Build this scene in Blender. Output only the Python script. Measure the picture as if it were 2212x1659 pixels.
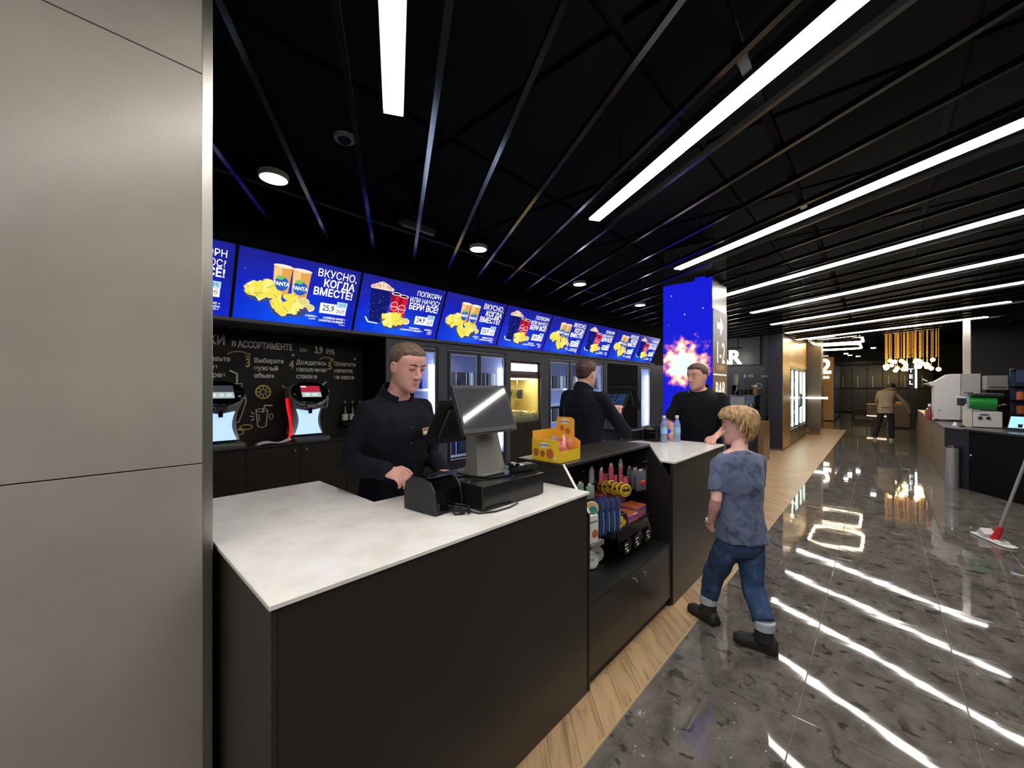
import bpy, bmesh, math, random
import numpy as np
from mathutils import Vector, Matrix, noise
R = math.radians
random.seed(7)
for o in list(bpy.data.objects):
    bpy.data.objects.remove(o)
SC = bpy.context.scene
COL = SC.collection

# ------------------------------------------------------------------ camera, world, exposure
cam_d = bpy.data.cameras.new('camera')
cam_d.sensor_fit = 'HORIZONTAL'; cam_d.sensor_width = 36.0
cam_d.lens = 36.0 * 860 / 2212
cam_d.shift_y = 8.5 / 2212
cam_d.clip_start = 0.05; cam_d.clip_end = 200
cam = bpy.data.objects.new('camera', cam_d); COL.objects.link(cam)
cam.location = (0, 0, 1.5); cam.rotation_euler = (R(90), 0, R(42.7))
SC.camera = cam
world = bpy.data.worlds.new('world'); SC.world = world
world.use_nodes = True
world.node_tree.nodes['Background'].inputs[0].default_value = (0.8, 0.85, 1, 1)
world.node_tree.nodes['Background'].inputs[1].default_value = 0.02
SC.view_settings.view_transform = 'Standard'
SC.view_settings.look = 'None'
SC.view_settings.gamma = 1.0
SC.view_settings.use_curve_mapping = False
SC.view_settings.exposure = 0.38
STRIP_POWER = 24.0      # emission of the ceiling strips
DOWN_POWER = 26.0
try:
    SC.cycles.max_bounces = 8; SC.cycles.diffuse_bounces = 4; SC.cycles.glossy_bounces = 4
    SC.cycles.transmission_bounces = 6; SC.cycles.transparent_max_bounces = 8
    SC.cycles.sample_clamp_indirect = 6.0; SC.cycles.caustics_reflective = False; SC.cycles.caustics_refractive = False
    SC.cycles.use_denoising = True
except Exception:
    pass

# ------------------------------------------------------------------ materials
def lin(c):
    return tuple(((v / 255) / 12.92 if v / 255 <= 0.04045 else ((v / 255 + 0.055) / 1.055) ** 2.4) for v in c)

def mat(name, rgb, rough=0.5, metal=0.0, spec=0.5, coat=0.0, trans=0.0, alpha=1.0, sheen=0.0, lin_rgb=None):
    m = bpy.data.materials.new(name); m.use_nodes = True
    b = m.node_tree.nodes['Principled BSDF']
    c = lin_rgb or lin(rgb)
    b.inputs['Base Color'].default_value = (*c, 1)
    b.inputs['Roughness'].default_value = rough
    b.inputs['Metallic'].default_value = metal
    b.inputs['Specular IOR Level'].default_value = spec
    b.inputs['Coat Weight'].default_value = coat
    b.inputs['Transmission Weight'].default_value = trans
    b.inputs['Alpha'].default_value = alpha
    b.inputs['Sheen Weight'].default_value = sheen
    m.diffuse_color = (*c, 1)
    return m

def glow(name, rgb, strength=1.0, sample=False, coat=False, base=None):
    m = mat(name, base or (8, 8, 10), 0.25 if coat else 0.6, spec=0.5 if coat else 0.0)
    b = m.node_tree.nodes['Principled BSDF']
    b.inputs['Emission Color'].default_value = (*lin(rgb), 1)
    b.inputs['Emission Strength'].default_value = strength
    if not sample:
        m.cycles.emission_sampling = 'NONE'
    return m

def N(m, t, **kw):
    n = m.node_tree.nodes.new(t)
    for k, v in kw.items():
        setattr(n, k, v)
    return n
def L(m, a, b):
    m.node_tree.links.new(a, b)
def bs(m):
    return m.node_tree.nodes['Principled BSDF']
def coords(m, kind='Object', scale=(1, 1, 1), rot=(0, 0, 0), world=False):
    mp = N(m, 'ShaderNodeMapping'); mp.inputs['Scale'].default_value = scale; mp.inputs['Rotation'].default_value = rot
    if world:
        g = N(m, 'ShaderNodeNewGeometry'); L(m, g.outputs['Position'], mp.inputs['Vector'])
    else:
        t = N(m, 'ShaderNodeTexCoord'); L(m, t.outputs[kind], mp.inputs['Vector'])
    return mp.outputs['Vector']
def noise_tex(m, vec, scale, detail=4, rough=0.5, dist=0.0):
    n = N(m, 'ShaderNodeTexNoise'); n.inputs['Scale'].default_value = scale; n.inputs['Detail'].default_value = detail
    n.inputs['Roughness'].default_value = rough; n.inputs['Distortion'].default_value = dist
    L(m, vec, n.inputs['Vector']); return n.outputs['Fac']
def ramp(m, fac, stops):
    r = N(m, 'ShaderNodeValToRGB'); e = r.color_ramp.elements
    while len(e) > 1: e.remove(e[0])
    e[0].position = stops[0][0]; e[0].color = (*stops[0][1], 1)
    for p, c in stops[1:]:
        x = e.new(p); x.color = (*c, 1)
    L(m, fac, r.inputs['Fac']); return r.outputs['Color']
def mixc(m, fac, a, b, mode='MIX'):
    n = N(m, 'ShaderNodeMix', data_type='RGBA', blend_type=mode)
    for s, v in ((n.inputs[0], fac), (n.inputs[6], a), (n.inputs[7], b)):
        if hasattr(v, 'is_output'): L(m, v, s)
        elif isinstance(v, (int, float)): s.default_value = v
        else: s.default_value = (*v, 1)
    return n.outputs[2]
def bump(m, fac, strength=0.2, dist=0.01):
    b = N(m, 'ShaderNodeBump'); b.inputs['Strength'].default_value = strength; b.inputs['Distance'].default_value = dist
    L(m, fac, b.inputs['Height']); L(m, b.outputs['Normal'], bs(m).inputs['Normal'])

# ------------------------------------------------------------------ mesh builder
class MB:
    def __init__(s):
        s.v = []; s.f = []; s.m = []; s.cur = 0
    def add(s, vs, fs):
        o = len(s.v); s.v += [tuple(v) for v in vs]
        s.f += [tuple(i + o for i in f) for f in fs]; s.m += [s.cur] * len(fs); return s
    def mat(s, i):
        s.cur = i; return s
    def box(s, a, b):
        x0, y0, z0 = a; x1, y1, z1 = b
        if x0 > x1: x0, x1 = x1, x0
        if y0 > y1: y0, y1 = y1, y0
        if z0 > z1: z0, z1 = z1, z0
        return s.add([(x0, y0, z0), (x1, y0, z0), (x1, y1, z0), (x0, y1, z0), (x0, y0, z1), (x1, y0, z1), (x1, y1, z1), (x0, y1, z1)],
                     [(0, 3, 2, 1), (4, 5, 6, 7), (0, 1, 5, 4), (1, 2, 6, 5), (2, 3, 7, 6), (3, 0, 4, 7)])
    def prism(s, poly, o, u, v, w):
        """extrude a 2-D polygon (list of (a,b)) placed at o with axes u,v by vector w"""
        o, u, v, w = map(Vector, (o, u, v, w)); n = len(poly)
        p0 = [o + u * a + v * b for a, b in poly]; p1 = [p + w for p in p0]
        fs = [tuple(range(n - 1, -1, -1)), tuple(range(n, 2 * n))]
        fs += [(i, (i + 1) % n, n + (i + 1) % n, n + i) for i in range(n)]
        if u.cross(v).dot(w) < 0:
            fs = [tuple(reversed(f)) for f in fs]
        return s.add(p0 + p1, fs)
    def loft(s, rings, cap=True):
        n = len(rings[0]); vs = [tuple(p) for r in rings for p in r]; fs = []
        for k in range(len(rings) - 1):
            for i in range(n):
                j = (i + 1) % n
                fs.append((k * n + i, k * n + j, (k + 1) * n + j, (k + 1) * n + i))
        if cap:
            fs.append(tuple(range(n - 1, -1, -1))); q = (len(rings) - 1) * n
            fs.append(tuple(range(q, q + n)))
        return s.add(vs, fs)
    def tube(s, pts, rad, n=10, round_cap=False, flat=None):
        pts = [Vector(p) for p in pts]
        if not hasattr(rad, '__len__'): rad = [rad] * len(pts)
        rad = list(rad)
        if round_cap:
            d0 = (pts[0] - pts[1]).normalized(); d1 = (pts[-1] - pts[-2]).normalized(); r0, r1 = rad[0], rad[-1]
            pre = [(pts[0] + d0 * r0 * math.sin(a), r0 * math.cos(a)) for a in (1.45, 1.1, 0.7, 0.35)]
            post = [(pts[-1] + d1 * r1 * math.sin(a), r1 * math.cos(a)) for a in (0.35, 0.7, 1.1, 1.45)]
            pts = [p for p, _ in pre] + pts + [p for p, _ in post]; rad = [r for _, r in pre] + rad + [r for _, r in post]
        rings = []; up = None
        for i, p in enumerate(pts):
            t = (pts[min(i + 1, len(pts) - 1)] - pts[max(i - 1, 0)])
            t = t.normalized() if t.length > 1e-9 else Vector((0, 0, 1))
            if up is None:
                a = Vector(flat[0]) if flat else (Vector((0, 0, 1)) if abs(t.z) < 0.9 else Vector((1, 0, 0)))
            else:
                a = up
            a = (a - t * a.dot(t)); a = a.normalized() if a.length > 1e-6 else t.orthogonal().normalized()
            up = a; b = t.cross(a)
            k = flat[1] if flat else 1.0
            rings.append([p + (a * k * math.cos(2 * math.pi * j / n) + b * math.sin(2 * math.pi * j / n)) * rad[i] for j in range(n)])
        return s.loft(rings)
    def cyl(s, p0, p1, r0, r1=None, n=20):
        return s.tube([p0, p1], [r0, r0 if r1 is None else r1], n)
    def lathe(s, prof, o=(0, 0, 0), n=24, sx=1.0, sy=1.0, cap=True):
        rings = [[(o[0] + r * sx * math.cos(2 * math.pi * j / n), o[1] + r * sy * math.sin(2 * math.pi * j / n), o[2] + z) for j in range(n)] for r, z in prof]
        return s.loft(rings, cap)
    def ball(s, c, r, n=14):
        rx, ry, rz = r if hasattr(r, '__len__') else (r, r, r)
        h = max(4, n // 2)
        rings = [[(c[0] + rx * math.sin(t) * math.cos(2 * math.pi * j / n), c[1] + ry * math.sin(t) * math.sin(2 * math.pi * j / n), c[2] - rz * math.cos(t)) for j in range(n)]
                 for t in [0.06 + (math.pi - 0.12) * k / h for k in range(h + 1)]]
        return s.loft(rings)
    def rbox(s, a, b, r, axis='z', seg=4):
        """box with corners rounded about one axis"""
        ax = 'xyz'.index(axis); i, j = [k for k in range(3) if k != ax]
        x0, x1 = sorted((a[i], b[i])); y0, y1 = sorted((a[j], b[j]))
        poly = []
        for cx, cy, st in ((x1 - r, y1 - r, 0), (x0 + r, y1 - r, 90), (x0 + r, y0 + r, 180), (x1 - r, y0 + r, 270)):
            for k in range(seg + 1):
                t = R(st + 90 * k / seg); poly.append((cx + r * math.cos(t), cy + r * math.sin(t)))
        o = [0, 0, 0]; o[ax] = min(a[ax], b[ax]); u = [0, 0, 0]; u[i] = 1; v = [0, 0, 0]; v[j] = 1; w = [0, 0, 0]; w[ax] = abs(b[ax] - a[ax])
        return s.prism(poly, o, u, v, w)
    def xform(s, M, start=0):
        for k in range(start, len(s.v)):
            s.v[k] = tuple(M @ Vector(s.v[k]))
        return s
    def mesh(s, name, mats, smooth=False, bevel=0.0, seg=1):
        me = bpy.data.meshes.new(name); me.from_pydata(s.v, [], s.f)
        for m in (mats if isinstance(mats, (list, tuple)) else [mats]): me.materials.append(m)
        if any(s.m): me.polygons.foreach_set('material_index', s.m)
        if bevel:
            b = bmesh.new(); b.from_mesh(me)
            b.normal_update()
            es = [e for e in b.edges if e.is_manifold and e.calc_face_angle(0) > 0.6]
            bmesh.ops.bevel(b, geom=es, offset=bevel, segments=seg, affect='EDGES', clamp_overlap=True)
            b.to_mesh(me); b.free()
        if smooth:
            me.polygons.foreach_set('use_smooth', [True] * len(me.polygons))
            try: me.set_sharp_from_angle(angle=R(40))
            except Exception: pass
        me.update(); return me
    def build(s, name, mats, parent=None, smooth=False, bevel=0.0, seg=1, label=None):
        return place(name, s.mesh(name, mats, smooth, bevel, seg), parent, label)

def place(name, me, parent=None, label=None, loc=None, rot=None):
    o = bpy.data.objects.new(name, me); COL.objects.link(o)
    if parent is not None: o.parent = parent
    if label: o['label'] = label
    if loc is not None: o.location = loc
    if rot is not None: o.rotation_euler = rot
    return o
def thing(name, label, cat, loc=(0, 0, 0), rz=0.0, group=None, kind=None):
    o = bpy.data.objects.new(name, None); COL.objects.link(o); o.empty_display_size = 0.05
    o.location = loc; o.rotation_euler = (0, 0, rz)
    return tag(o, label, cat, group, kind)
def tag(o, label, cat, group=None, kind=None):
    o['label'] = label; o['category'] = cat
    if group: o['group'] = group
    if kind: o['kind'] = kind
    return o
def dup(root, loc=None, rz=None, label=None, group=None):
    r = root.copy(); COL.objects.link(r)
    if loc is not None: r.location = loc
    if rz is not None: r.rotation_euler = (0, 0, rz)
    if label: r['label'] = label
    if group: r['group'] = group
    for ch in list(root.children):
        c = ch.copy(); COL.objects.link(c); c.parent = r
        for g in list(ch.children):
            d = g.copy(); COL.objects.link(d); d.parent = c
    return r
def text(name, body, size, material, parent, loc, rot, align='LEFT', bold=0.0, ext=0.0008, space=1.0, xs=1.0, lsp=1.0, label=None):
    c = bpy.data.curves.new(name, 'FONT'); c.body = body; c.size = size; c.align_x = align; c.align_y = 'BOTTOM_BASELINE'
    c.offset = bold * size; c.extrude = ext; c.resolution_u = 3; c.space_character = space; c.space_line = lsp
    c.materials.append(material)
    o = bpy.data.objects.new(name, c); COL.objects.link(o); o.parent = parent
    o.location = loc; o.rotation_euler = rot; o.scale = (xs, 1, 1)
    if label: o['label'] = label
    return o
FACE_X = (R(90), 0, R(90))     # text standing upright, read from the +x side
FACE_NY = (R(90), 0, 0)        # text standing upright, read from the -y side
# ------------------------------------------------------------------ shared materials
M = {}
M['black_lam'] = mat('black_laminate', (43, 39, 36), 0.33)
M['black_matte'] = mat('black_matte', (26, 26, 27), 0.6)
M['deep_black'] = mat('deep_black', (8, 8, 9), 0.7, spec=.15)
M['dark_wall'] = mat('dark_grey_panel', (78, 80, 87), 0.5)
M['navy_wall'] = mat('dark_navy_panel', (42, 44, 56), 0.5)
M['chrome'] = mat('chrome', (215, 215, 220), 0.15, 1.0)
M['steel'] = mat('brushed_steel', (180, 178, 172), 0.32, 1.0)
M['dark_steel'] = mat('dark_steel', (90, 90, 92), 0.3, 1.0)
M['plastic_blk'] = mat('black_plastic', (30, 31, 33), 0.42)
M['gloss_blk'] = mat('gloss_black', (10, 10, 11), 0.08)
M['grey_plastic'] = mat('grey_plastic', (118, 116, 113), 0.45)
M['white'] = mat('white_plastic', (225, 225, 225), 0.4)
M['white_gl'] = glow('white_letters', (255, 250, 240), 1.6)
M['paper'] = mat('white_paper', (230, 228, 222), 0.6)
M['glass'] = mat('clear_glass', (235, 242, 245), 0.02, trans=1.0)
bs(M['glass']).inputs['IOR'].default_value = 1.05
M['bronze'] = mat('bronze_panel', (140, 112, 78), 0.38, 0.55)

def quartz():
    m = mat('white_quartz', (226, 224, 220), 0.2)
    v = coords(m, world=True)
    f = noise_tex(m, v, 7, 6, 0.65)
    c = ramp(m, f, [(0.3, lin((224, 222, 217))), (0.55, lin((240, 238, 235))), (0.8, lin((245, 244, 242)))])
    L(m, c, bs(m).inputs['Base Color']); return m
M['quartz'] = quartz()

def granite():
    m = mat('polished_grey_stone', (80, 77, 74), 0.035)
    v = coords(m, world=True, scale=(1, 1.0, 1), rot=(0, 0, R(25)))
    base = noise_tex(m, coords(m, world=True, scale=(8, 5, 5), rot=(0, 0, R(35))), 1.0, 6, 0.65, 0.4)
    c0 = ramp(m, base, [(0.28, lin((72, 68, 64))), (0.48, lin((102, 97, 92))), (0.62, lin((116, 110, 104))), (0.8, lin((132, 126, 119)))])
    blot = noise_tex(m, coords(m, world=True, scale=(11, 15, 10), rot=(0, 0, R(30))), 1.0, 3, 0.5, 0.6)
    fb = ramp(m, blot, [(0.60, (0, 0, 0)), (0.66, (0.75, 0.75, 0.75))])
    c1 = mixc(m, fb, c0, lin((46, 42, 40)))
    fl = N(m, 'ShaderNodeTexVoronoi'); fl.inputs['Scale'].default_value = 26
    L(m, v, fl.inputs['Vector'])
    ff = ramp(m, fl.outputs['Distance'], [(0.08, (0.8, 0.8, 0.8)), (0.15, (0, 0, 0))])
    pick = N(m, 'ShaderNodeSeparateColor'); L(m, fl.outputs['Color'], pick.inputs[0])
    pk = ramp(m, pick.outputs[0], [(0.72, (0, 0, 0)), (0.74, (1, 1, 1))])
    f2 = mixc(m, 1.0, ff, pk, 'MULTIPLY')
    c2 = mixc(m, f2, c1, lin((185, 180, 172)))
    L(m, c2, bs(m).inputs['Base Color'])
    w = noise_tex(m, coords(m, world=True, scale=(3.2, 5.0, 3)), 1.0, 2, 0.45)
    bump(m, w, 0.03, 0.02)
    return m
M['granite'] = granite()

def wood(name, a, b, rough=0.35):
    m = mat(name, a, rough)
    v = coords(m, scale=(3, 38, 10))
    oi = N(m, 'ShaderNodeObjectInfo')
    ad = N(m, 'ShaderNodeVectorMath', operation='ADD'); L(m, v, ad.inputs[0])
    cx = N(m, 'ShaderNodeCombineXYZ'); ml = N(m, 'ShaderNodeMath', operation='MULTIPLY'); ml.inputs[1].default_value = 80
    L(m, oi.outputs['Random'], ml.inputs[0]); L(m, ml.outputs[0], cx.inputs[0]); L(m, ml.outputs[0], cx.inputs[1]); L(m, cx.outputs[0], ad.inputs[1])
    f = noise_tex(m, ad.outputs[0], 1.0, 5, 0.6, 0.8)
    c = ramp(m, f, [(0.3, lin(b)), (0.5, lin(a)), (0.75, tuple(min(1, x * 1.12) for x in lin(a)))])
    sh = ramp(m, oi.outputs['Random'], [(0, (0.86, 0.86, 0.86)), (1, (1.06, 1.06, 1.06))])
    c = mixc(m, 1.0, c, sh, 'MULTIPLY')
    L(m, c, bs(m).inputs['Base Color']); bump(m, f, 0.08, 0.002); return m
M['oak'] = wood('oak_plank', (192, 160, 122), (150, 116, 82))
M['grout'] = mat('grout', (128, 123, 116), 0.7)

def ceramic():
    m = mat('grey_ceramic', (160, 154, 147), 0.27)
    v = coords(m, world=True)
    f = noise_tex(m, v, 1.6, 5, 0.55)
    c = ramp(m, f, [(0.3, lin((146, 140, 133))), (0.7, lin((166, 160, 153)))])
    L(m, c, bs(m).inputs['Base Color'])
    g = noise_tex(m, v, 160, 2, 0.6)
    bump(m, g, 0.12, 0.002); return m
M['ceramic'] = ceramic()

# ------------------------------------------------------------------ floor
T = 0.58; XE = -0.87; YE = 1.63
fl = MB().box((-6, -5, -0.12), (6, 45, -0.003)).build('floor', M['grout'])
tag(fl, 'polished grey stone floor with an oak border along the counter', 'floor', kind='structure')
tile_me = MB().box((0.0015, 0.0015, -0.003), (T - 0.0012, T - 0.0012, 0)).mesh('tile', M['granite'], bevel=0.0012)
rt = random.Random(3)
for i in range(0, 8):
    for j in range(-4, 16):
        x = XE + 0.012 + i * T; y = YE + j * T
        if j > 11 and i > 4: pass
        place('tile', tile_me, fl, loc=(x, y, 0), rot=(R(rt.uniform(-.06, .06)), R(rt.uniform(-.06, .06)), 0))
yfar = YE + 16 * T
far = MB()
for k in range(60):      # the receding tiles, each still a slab with its own joint
    for i in range(0, 12):
        x = XE + 0.012 + i * T; y = yfar + k * T
        if y > 40: break
        far.box((x + .002, y + .002, -0.003), (x + T - .002, y + T - .002, 0))
# tiles right of the single ones and the stone beyond the wood
for i in range(8, 12):
    for j in range(-4, 16):
        x = XE + 0.012 + i * T; y = YE + j * T
        far.box((x + .002, y + .002, -0.003), (x + T - .002, y + T - .002, 0))
for k in range(30):
    for i in range(-6, 0):
        x = XE + 0.012 + i * T; y = 18.6 + k * T
        far.box((x + .002, y + .002, -0.003), (x + T - .002, y + T - .002, 0))
o = far.build('distant_tiles', M['granite'], fl); o['kind'] = 'stuff'
MB().box((XE, -1, -0.003), (XE + 0.010, 18.6, 0.0012)).build('edge_strip', mat('brass_edge', (196, 172, 132), 0.35, 0.4), fl)

# herringbone oak, clipped to the border and to the bar area
def clip(poly, x0, x1, y0, y1):
    for ax, lim, sg in ((0, x0, 1), (0, x1, -1), (1, y0, 1), (1, y1, -1)):
        out = []
        for k in range(len(poly)):
            p, q = poly[k], poly[(k + 1) % len(poly)]
            dp, dq = sg * (p[ax] - lim), sg * (q[ax] - lim)
            if dp >= 0: out.append(p)
            if dp * dq < 0:
                t = dp / (dp - dq); out.append((p[0] + (q[0] - p[0]) * t, p[1] + (q[1] - p[1]) * t))
        poly = out
        if len(poly) < 3: return []
    return poly
PW, PL = 0.125, 0.5
def herring(x0, x1, y0, y1):
    c45 = math.cos(R(45)); res = []
    g = .0012
    for n in range(-60, 90):
        for m_ in range(-14, 30):
            # classic herringbone lattice
            bx = n * PW + m_ * PL; by = n * PW - m_ * PL + 0
            for hor in (True, False):
                if hor: r = [(bx + g, by + g), (bx + PL - g, by + g), (bx + PL - g, by + PW - g), (bx + g, by + PW - g)]
                else: r = [(bx + g, by + PW + g), (bx + PW - g, by + PW + g), (bx + PW - g, by + PW + PL - g), (bx + g, by + PW + PL - g)]
                rr = [((a - b) * c45 - 1.4, (a + b) * c45 + 1.0) for a, b in r]
                q = clip(rr, x0, x1, y0, y1)
                if len(q) >= 3:
                    ar = abs(sum(q[k][0] * q[(k + 1) % len(q)][1] - q[(k + 1) % len(q)][0] * q[k][1] for k in range(len(q)))) / 2
                    if ar > 4e-4: res.append((q, R(45) if hor else R(135)))
    return res
def plank_obj(q, ang):
    cx = sum(p[0] for p in q) / len(q); cy = sum(p[1] for p in q) / len(q)
    ca, sa = math.cos(-ang), math.sin(-ang)
    loc = [((p[0] - cx) * ca - (p[1] - cy) * sa, (p[0] - cx) * sa + (p[1] - cy) * ca) for p in q]
    ar = sum(loc[k][0] * loc[(k + 1) % len(loc)][1] - loc[(k + 1) % len(loc)][0] * loc[k][1] for k in range(len(loc)))
    if ar < 0: loc.reverse()
    me = MB().prism(loc, (0, 0, -0.003), (1, 0, 0), (0, 1, 0), (0, 0, 0.003)).mesh('plank', M['oak'])
    place('plank', me, fl, loc=(cx, cy, 0), rot=(0, 0, ang))
for q, a in herring(-1.12, XE, 0.3, 4.0): plank_obj(q, a)
for q, a in herring(-1.7, XE, 4.0, 8.2): plank_obj(q, a)
# farther planks recede below a few pixels: joined
fp = MB()
for k in range(26):
    for i in range(14):
        x = -2.55 + i * 0.12; y = 8.2 + k * 0.4
        fp.box((x + .0003, y + .0003, -0.003), (min(x + .1197, XE), y + .3997, 0))
o = fp.build('distant_planks', M['oak'], fl); o['kind'] = 'stuff'

# ------------------------------------------------------------------ walls
def struct(name, mb, m, label, cat='wall', **k):
    o = mb.build(name, m, **k); return tag(o, label, cat, kind='structure')
struct('wall_left', MB().box((-4.75, -5, 0), (-4.6, 11.6, 3.6)), M['black_matte'], 'black wall behind the chalk drawn drinks recess')
struct('wall_front', MB().box((-6, -5.1, 0), (6, -5, 3.6)), M['ceramic'], 'unseen lobby wall behind the photographer, in pale ceramic to bounce light')  # out of view; pale finish chosen to bounce fill light
struct('wall_right', MB().box((5.4, -5, 0), (5.5, 45, 4.2)), M['ceramic'], 'unseen lobby wall opposite the counter, in pale ceramic to bounce light')  # also unseen, kept pale so it throws fill light back
struct('wall_back', MB().box((-6, 32.2, 0), (6, 32.4, 4.2)), M['black_matte'], 'dark wall at the far end of the hall')

# ------------------------------------------------------------------ ceiling with slats
Dx, Dy = 0.857, -0.515
SL = Dy / Dx
ceil = MB().box((-6, -5, 3.25), (6, 13.9, 3.35)).box((-6, 13.9, 3.85), (6, 45, 3.95)).box((-6, 13.85, 3.25), (6, 13.95, 3.95)).build('ceiling', M['deep_black'])
tag(ceil, 'black ceiling hung with thin dark slats', 'ceiling', kind='structure')
M['slat'] = mat('black_gloss_slat', (21, 21, 21), 0.16, 0.0, 0.75)
def slat_mesh(x0, x1):
    p = []
    w = 0.013
    nx, ny = -Dy, Dx
    vs = []
    for z in (2.77, 2.80):
        for x, sg in ((x0, -1), (x1, -1), (x1, 1), (x0, 1)):
            vs.append((x + sg * w * nx, x * SL + sg * w * ny, z))
    return MB().add(vs, [(0, 3, 2, 1), (4, 5, 6, 7), (0, 1, 5, 4), (1, 2, 6, 5), (2, 3, 7, 6), (3, 0, 4, 7)]).mesh('slat', M['slat'])
sm = slat_mesh(-3.45, 4.4)
sm2 = slat_mesh(-3.45, -2.1)
YB = [2.62 + 1.55 * SL]        # y at x=0 of light line 2
def yline(k): return 2.62 + 1.7 * k + 1.55 * SL      # y offset at x = 0 for light k
for k in range(-3, 8):
    for j in range(4):
        yo = yline(k) + 0.2125 + 0.425 * j
        if yo > 13.2: continue
        place('slat', sm, ceil, loc=(0, yo, 0))
# cross rails the slats hang from
rail_me = MB().box((-0.02, -6, 2.801), (0.02, 13.5, 2.83)).mesh('rail', M['deep_black'])
for x in (-2.9, -0.4, 1.9): place('rail', rail_me, ceil, loc=(x, 0, 0))
# faint ceiling boards above
bd = MB()
for i in range(5):
    for j in range(9):
        bd.box((-3.4 + i * 1.25, -2 + j * 1.25, 3.22), (-3.4 + i * 1.25 + 1.2, -2 + j * 1.25 + 1.2, 3.25))
o = bd.build('ceiling_board', mat('charcoal_board', (9, 9, 10), 0.8, spec=.1), ceil)

# ------------------------------------------------------------------ strip lights
M['strip'] = glow('strip_lamp', (255, 250, 242), STRIP_POWER, sample=True)
M['housing'] = mat('lamp_housing', (50, 49, 49), 0.4)
ORD = ['first', 'second', 'third', 'fourth', 'fifth', 'sixth', 'seventh', 'eighth', 'ninth']
def strip(k, label, x0=-1.59, x1=1.42):
    t = thing('strip_light', label, 'ceiling light', (0, yline(k), 2.77), group='parallel ceiling strip lights')
    nx, ny = -Dy, Dx
    def bar(z0, z1, w, e):
        vs = []
        for z in (z0, z1):
            for x, sg in ((x0 - e, -1), (x1 + e, -1), (x1 + e, 1), (x0 - e, 1)):
                vs.append((x + sg * w * nx, x * SL + sg * w * ny, z))
        return MB().add(vs, [(0, 3, 2, 1), (4, 5, 6, 7), (0, 1, 5, 4), (1, 2, 6, 5), (2, 3, 7, 6), (3, 0, 4, 7)])
    bar(0.0, 0.012, 0.043, 0).build('diffuser', M['strip'], t)
    bar(0.0125, 0.075, 0.046, 0.004).build('housing', M['housing'], t)
    for x in (x0 + .3, x1 - .3):
        MB().cyl((x, x * SL, 0.07), (x, x * SL, 0.48), 0.004, n=6).build('hanger', M['deep_black'], t)
strip(-3, 'white strip light above the lobby far behind the photographer')
strip(-2, 'white strip light above the lobby behind the photographer')
strip(-1, 'short seeming white strip light entering the top of the frame above the cashier', -1.66)
for k, lb in enumerate(['thick bright strip light running down to above the middle till, second from the grey pillar',
        'long strip light ending just before the blue screen column, third from the grey pillar',
        'strip light starting right beside the blue screen column, fourth from the grey pillar',
        'strip light starting above the arrow sign, fifth from the grey pillar',
        'strip light starting above the dark navy pillar, sixth from the grey pillar',
        'thin far strip light, last but one before the chandelier',
        'farthest thin strip light, meeting the white post at its right end']):
    strip(k, lb)

# downlights
M['down'] = glow('downlight_lamp', (255, 247, 225), DOWN_POWER, sample=True)
dl = None
for k, lb in enumerate(['round downlight above the drink dispensers', 'round downlight above the first fridges, second from the left',
                        'round downlight above the popcorn warmer, third from the left', 'small round downlight nearest the blue screen column',
                        ]):
    loc = (-2.72, 0.80 + 1.69 * k, 2.775)
    if dl is None:
        dl = thing('downlight', lb, 'ceiling light', loc, group='round downlights')
        MB().lathe([(0.074, 0.0), (0.08, 0.002), (0.082, 0.008), (0.082, 0.03), (0.075, 0.03), (0.074, 0.0)], cap=False).build('rim', M['white'], dl, smooth=True)
        MB().lathe([(0.0, 0.003), (0.073, 0.003), (0.073, 0.02), (0.0, 0.02)]).build('lamp', M['down'], dl)
        MB().cyl((0, 0, 0.031), (0, 0, 0.44), 0.012, n=8).build('stem', M['deep_black'], dl)
        MB().cyl((0, 0, 0.031), (0, 0, 0.09), 0.09, n=20).build('can', M['deep_black'], dl)
    else:
        dup(dl, loc, 0, lb)
t = thing('smoke_detector', 'small round grey smoke detector on the dark ceiling', 'detector', (-2.24, 1.02, 2.93))
MB().lathe([(0.0, -0.03), (0.03, -0.03), (0.036, -0.02), (0.036, 0.0)], n=20).build('body', M['deep_black'], t, smooth=True)
MB().lathe([(0.036, -0.018), (0.055, -0.018), (0.06, 0.0), (0.036, 0.0), (0.036, -0.018)], n=24, cap=False).build('ring', mat('detector_grey', (120, 118, 115), 0.5), t, smooth=True)
t = thing('projector_mount', 'pale grey ceiling unit hanging above the menu screens', 'ceiling unit', (-3.05, 2.05, 2.9))
MB().box((-0.06, -0.16, 0), (0.06, 0.16, 0.06)).build('body', mat('unit_beige', (130, 128, 118), 0.6), t, bevel=.01)
MB().box((-0.02, -0.19, 0.05), (0.02, 0.19, 0.14)).build('bracket', M['dark_steel'], t)
MB().box((-0.03, -0.03, 0.13), (0.03, 0.03, 0.35)).build('stem', M['deep_black'], t)
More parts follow.
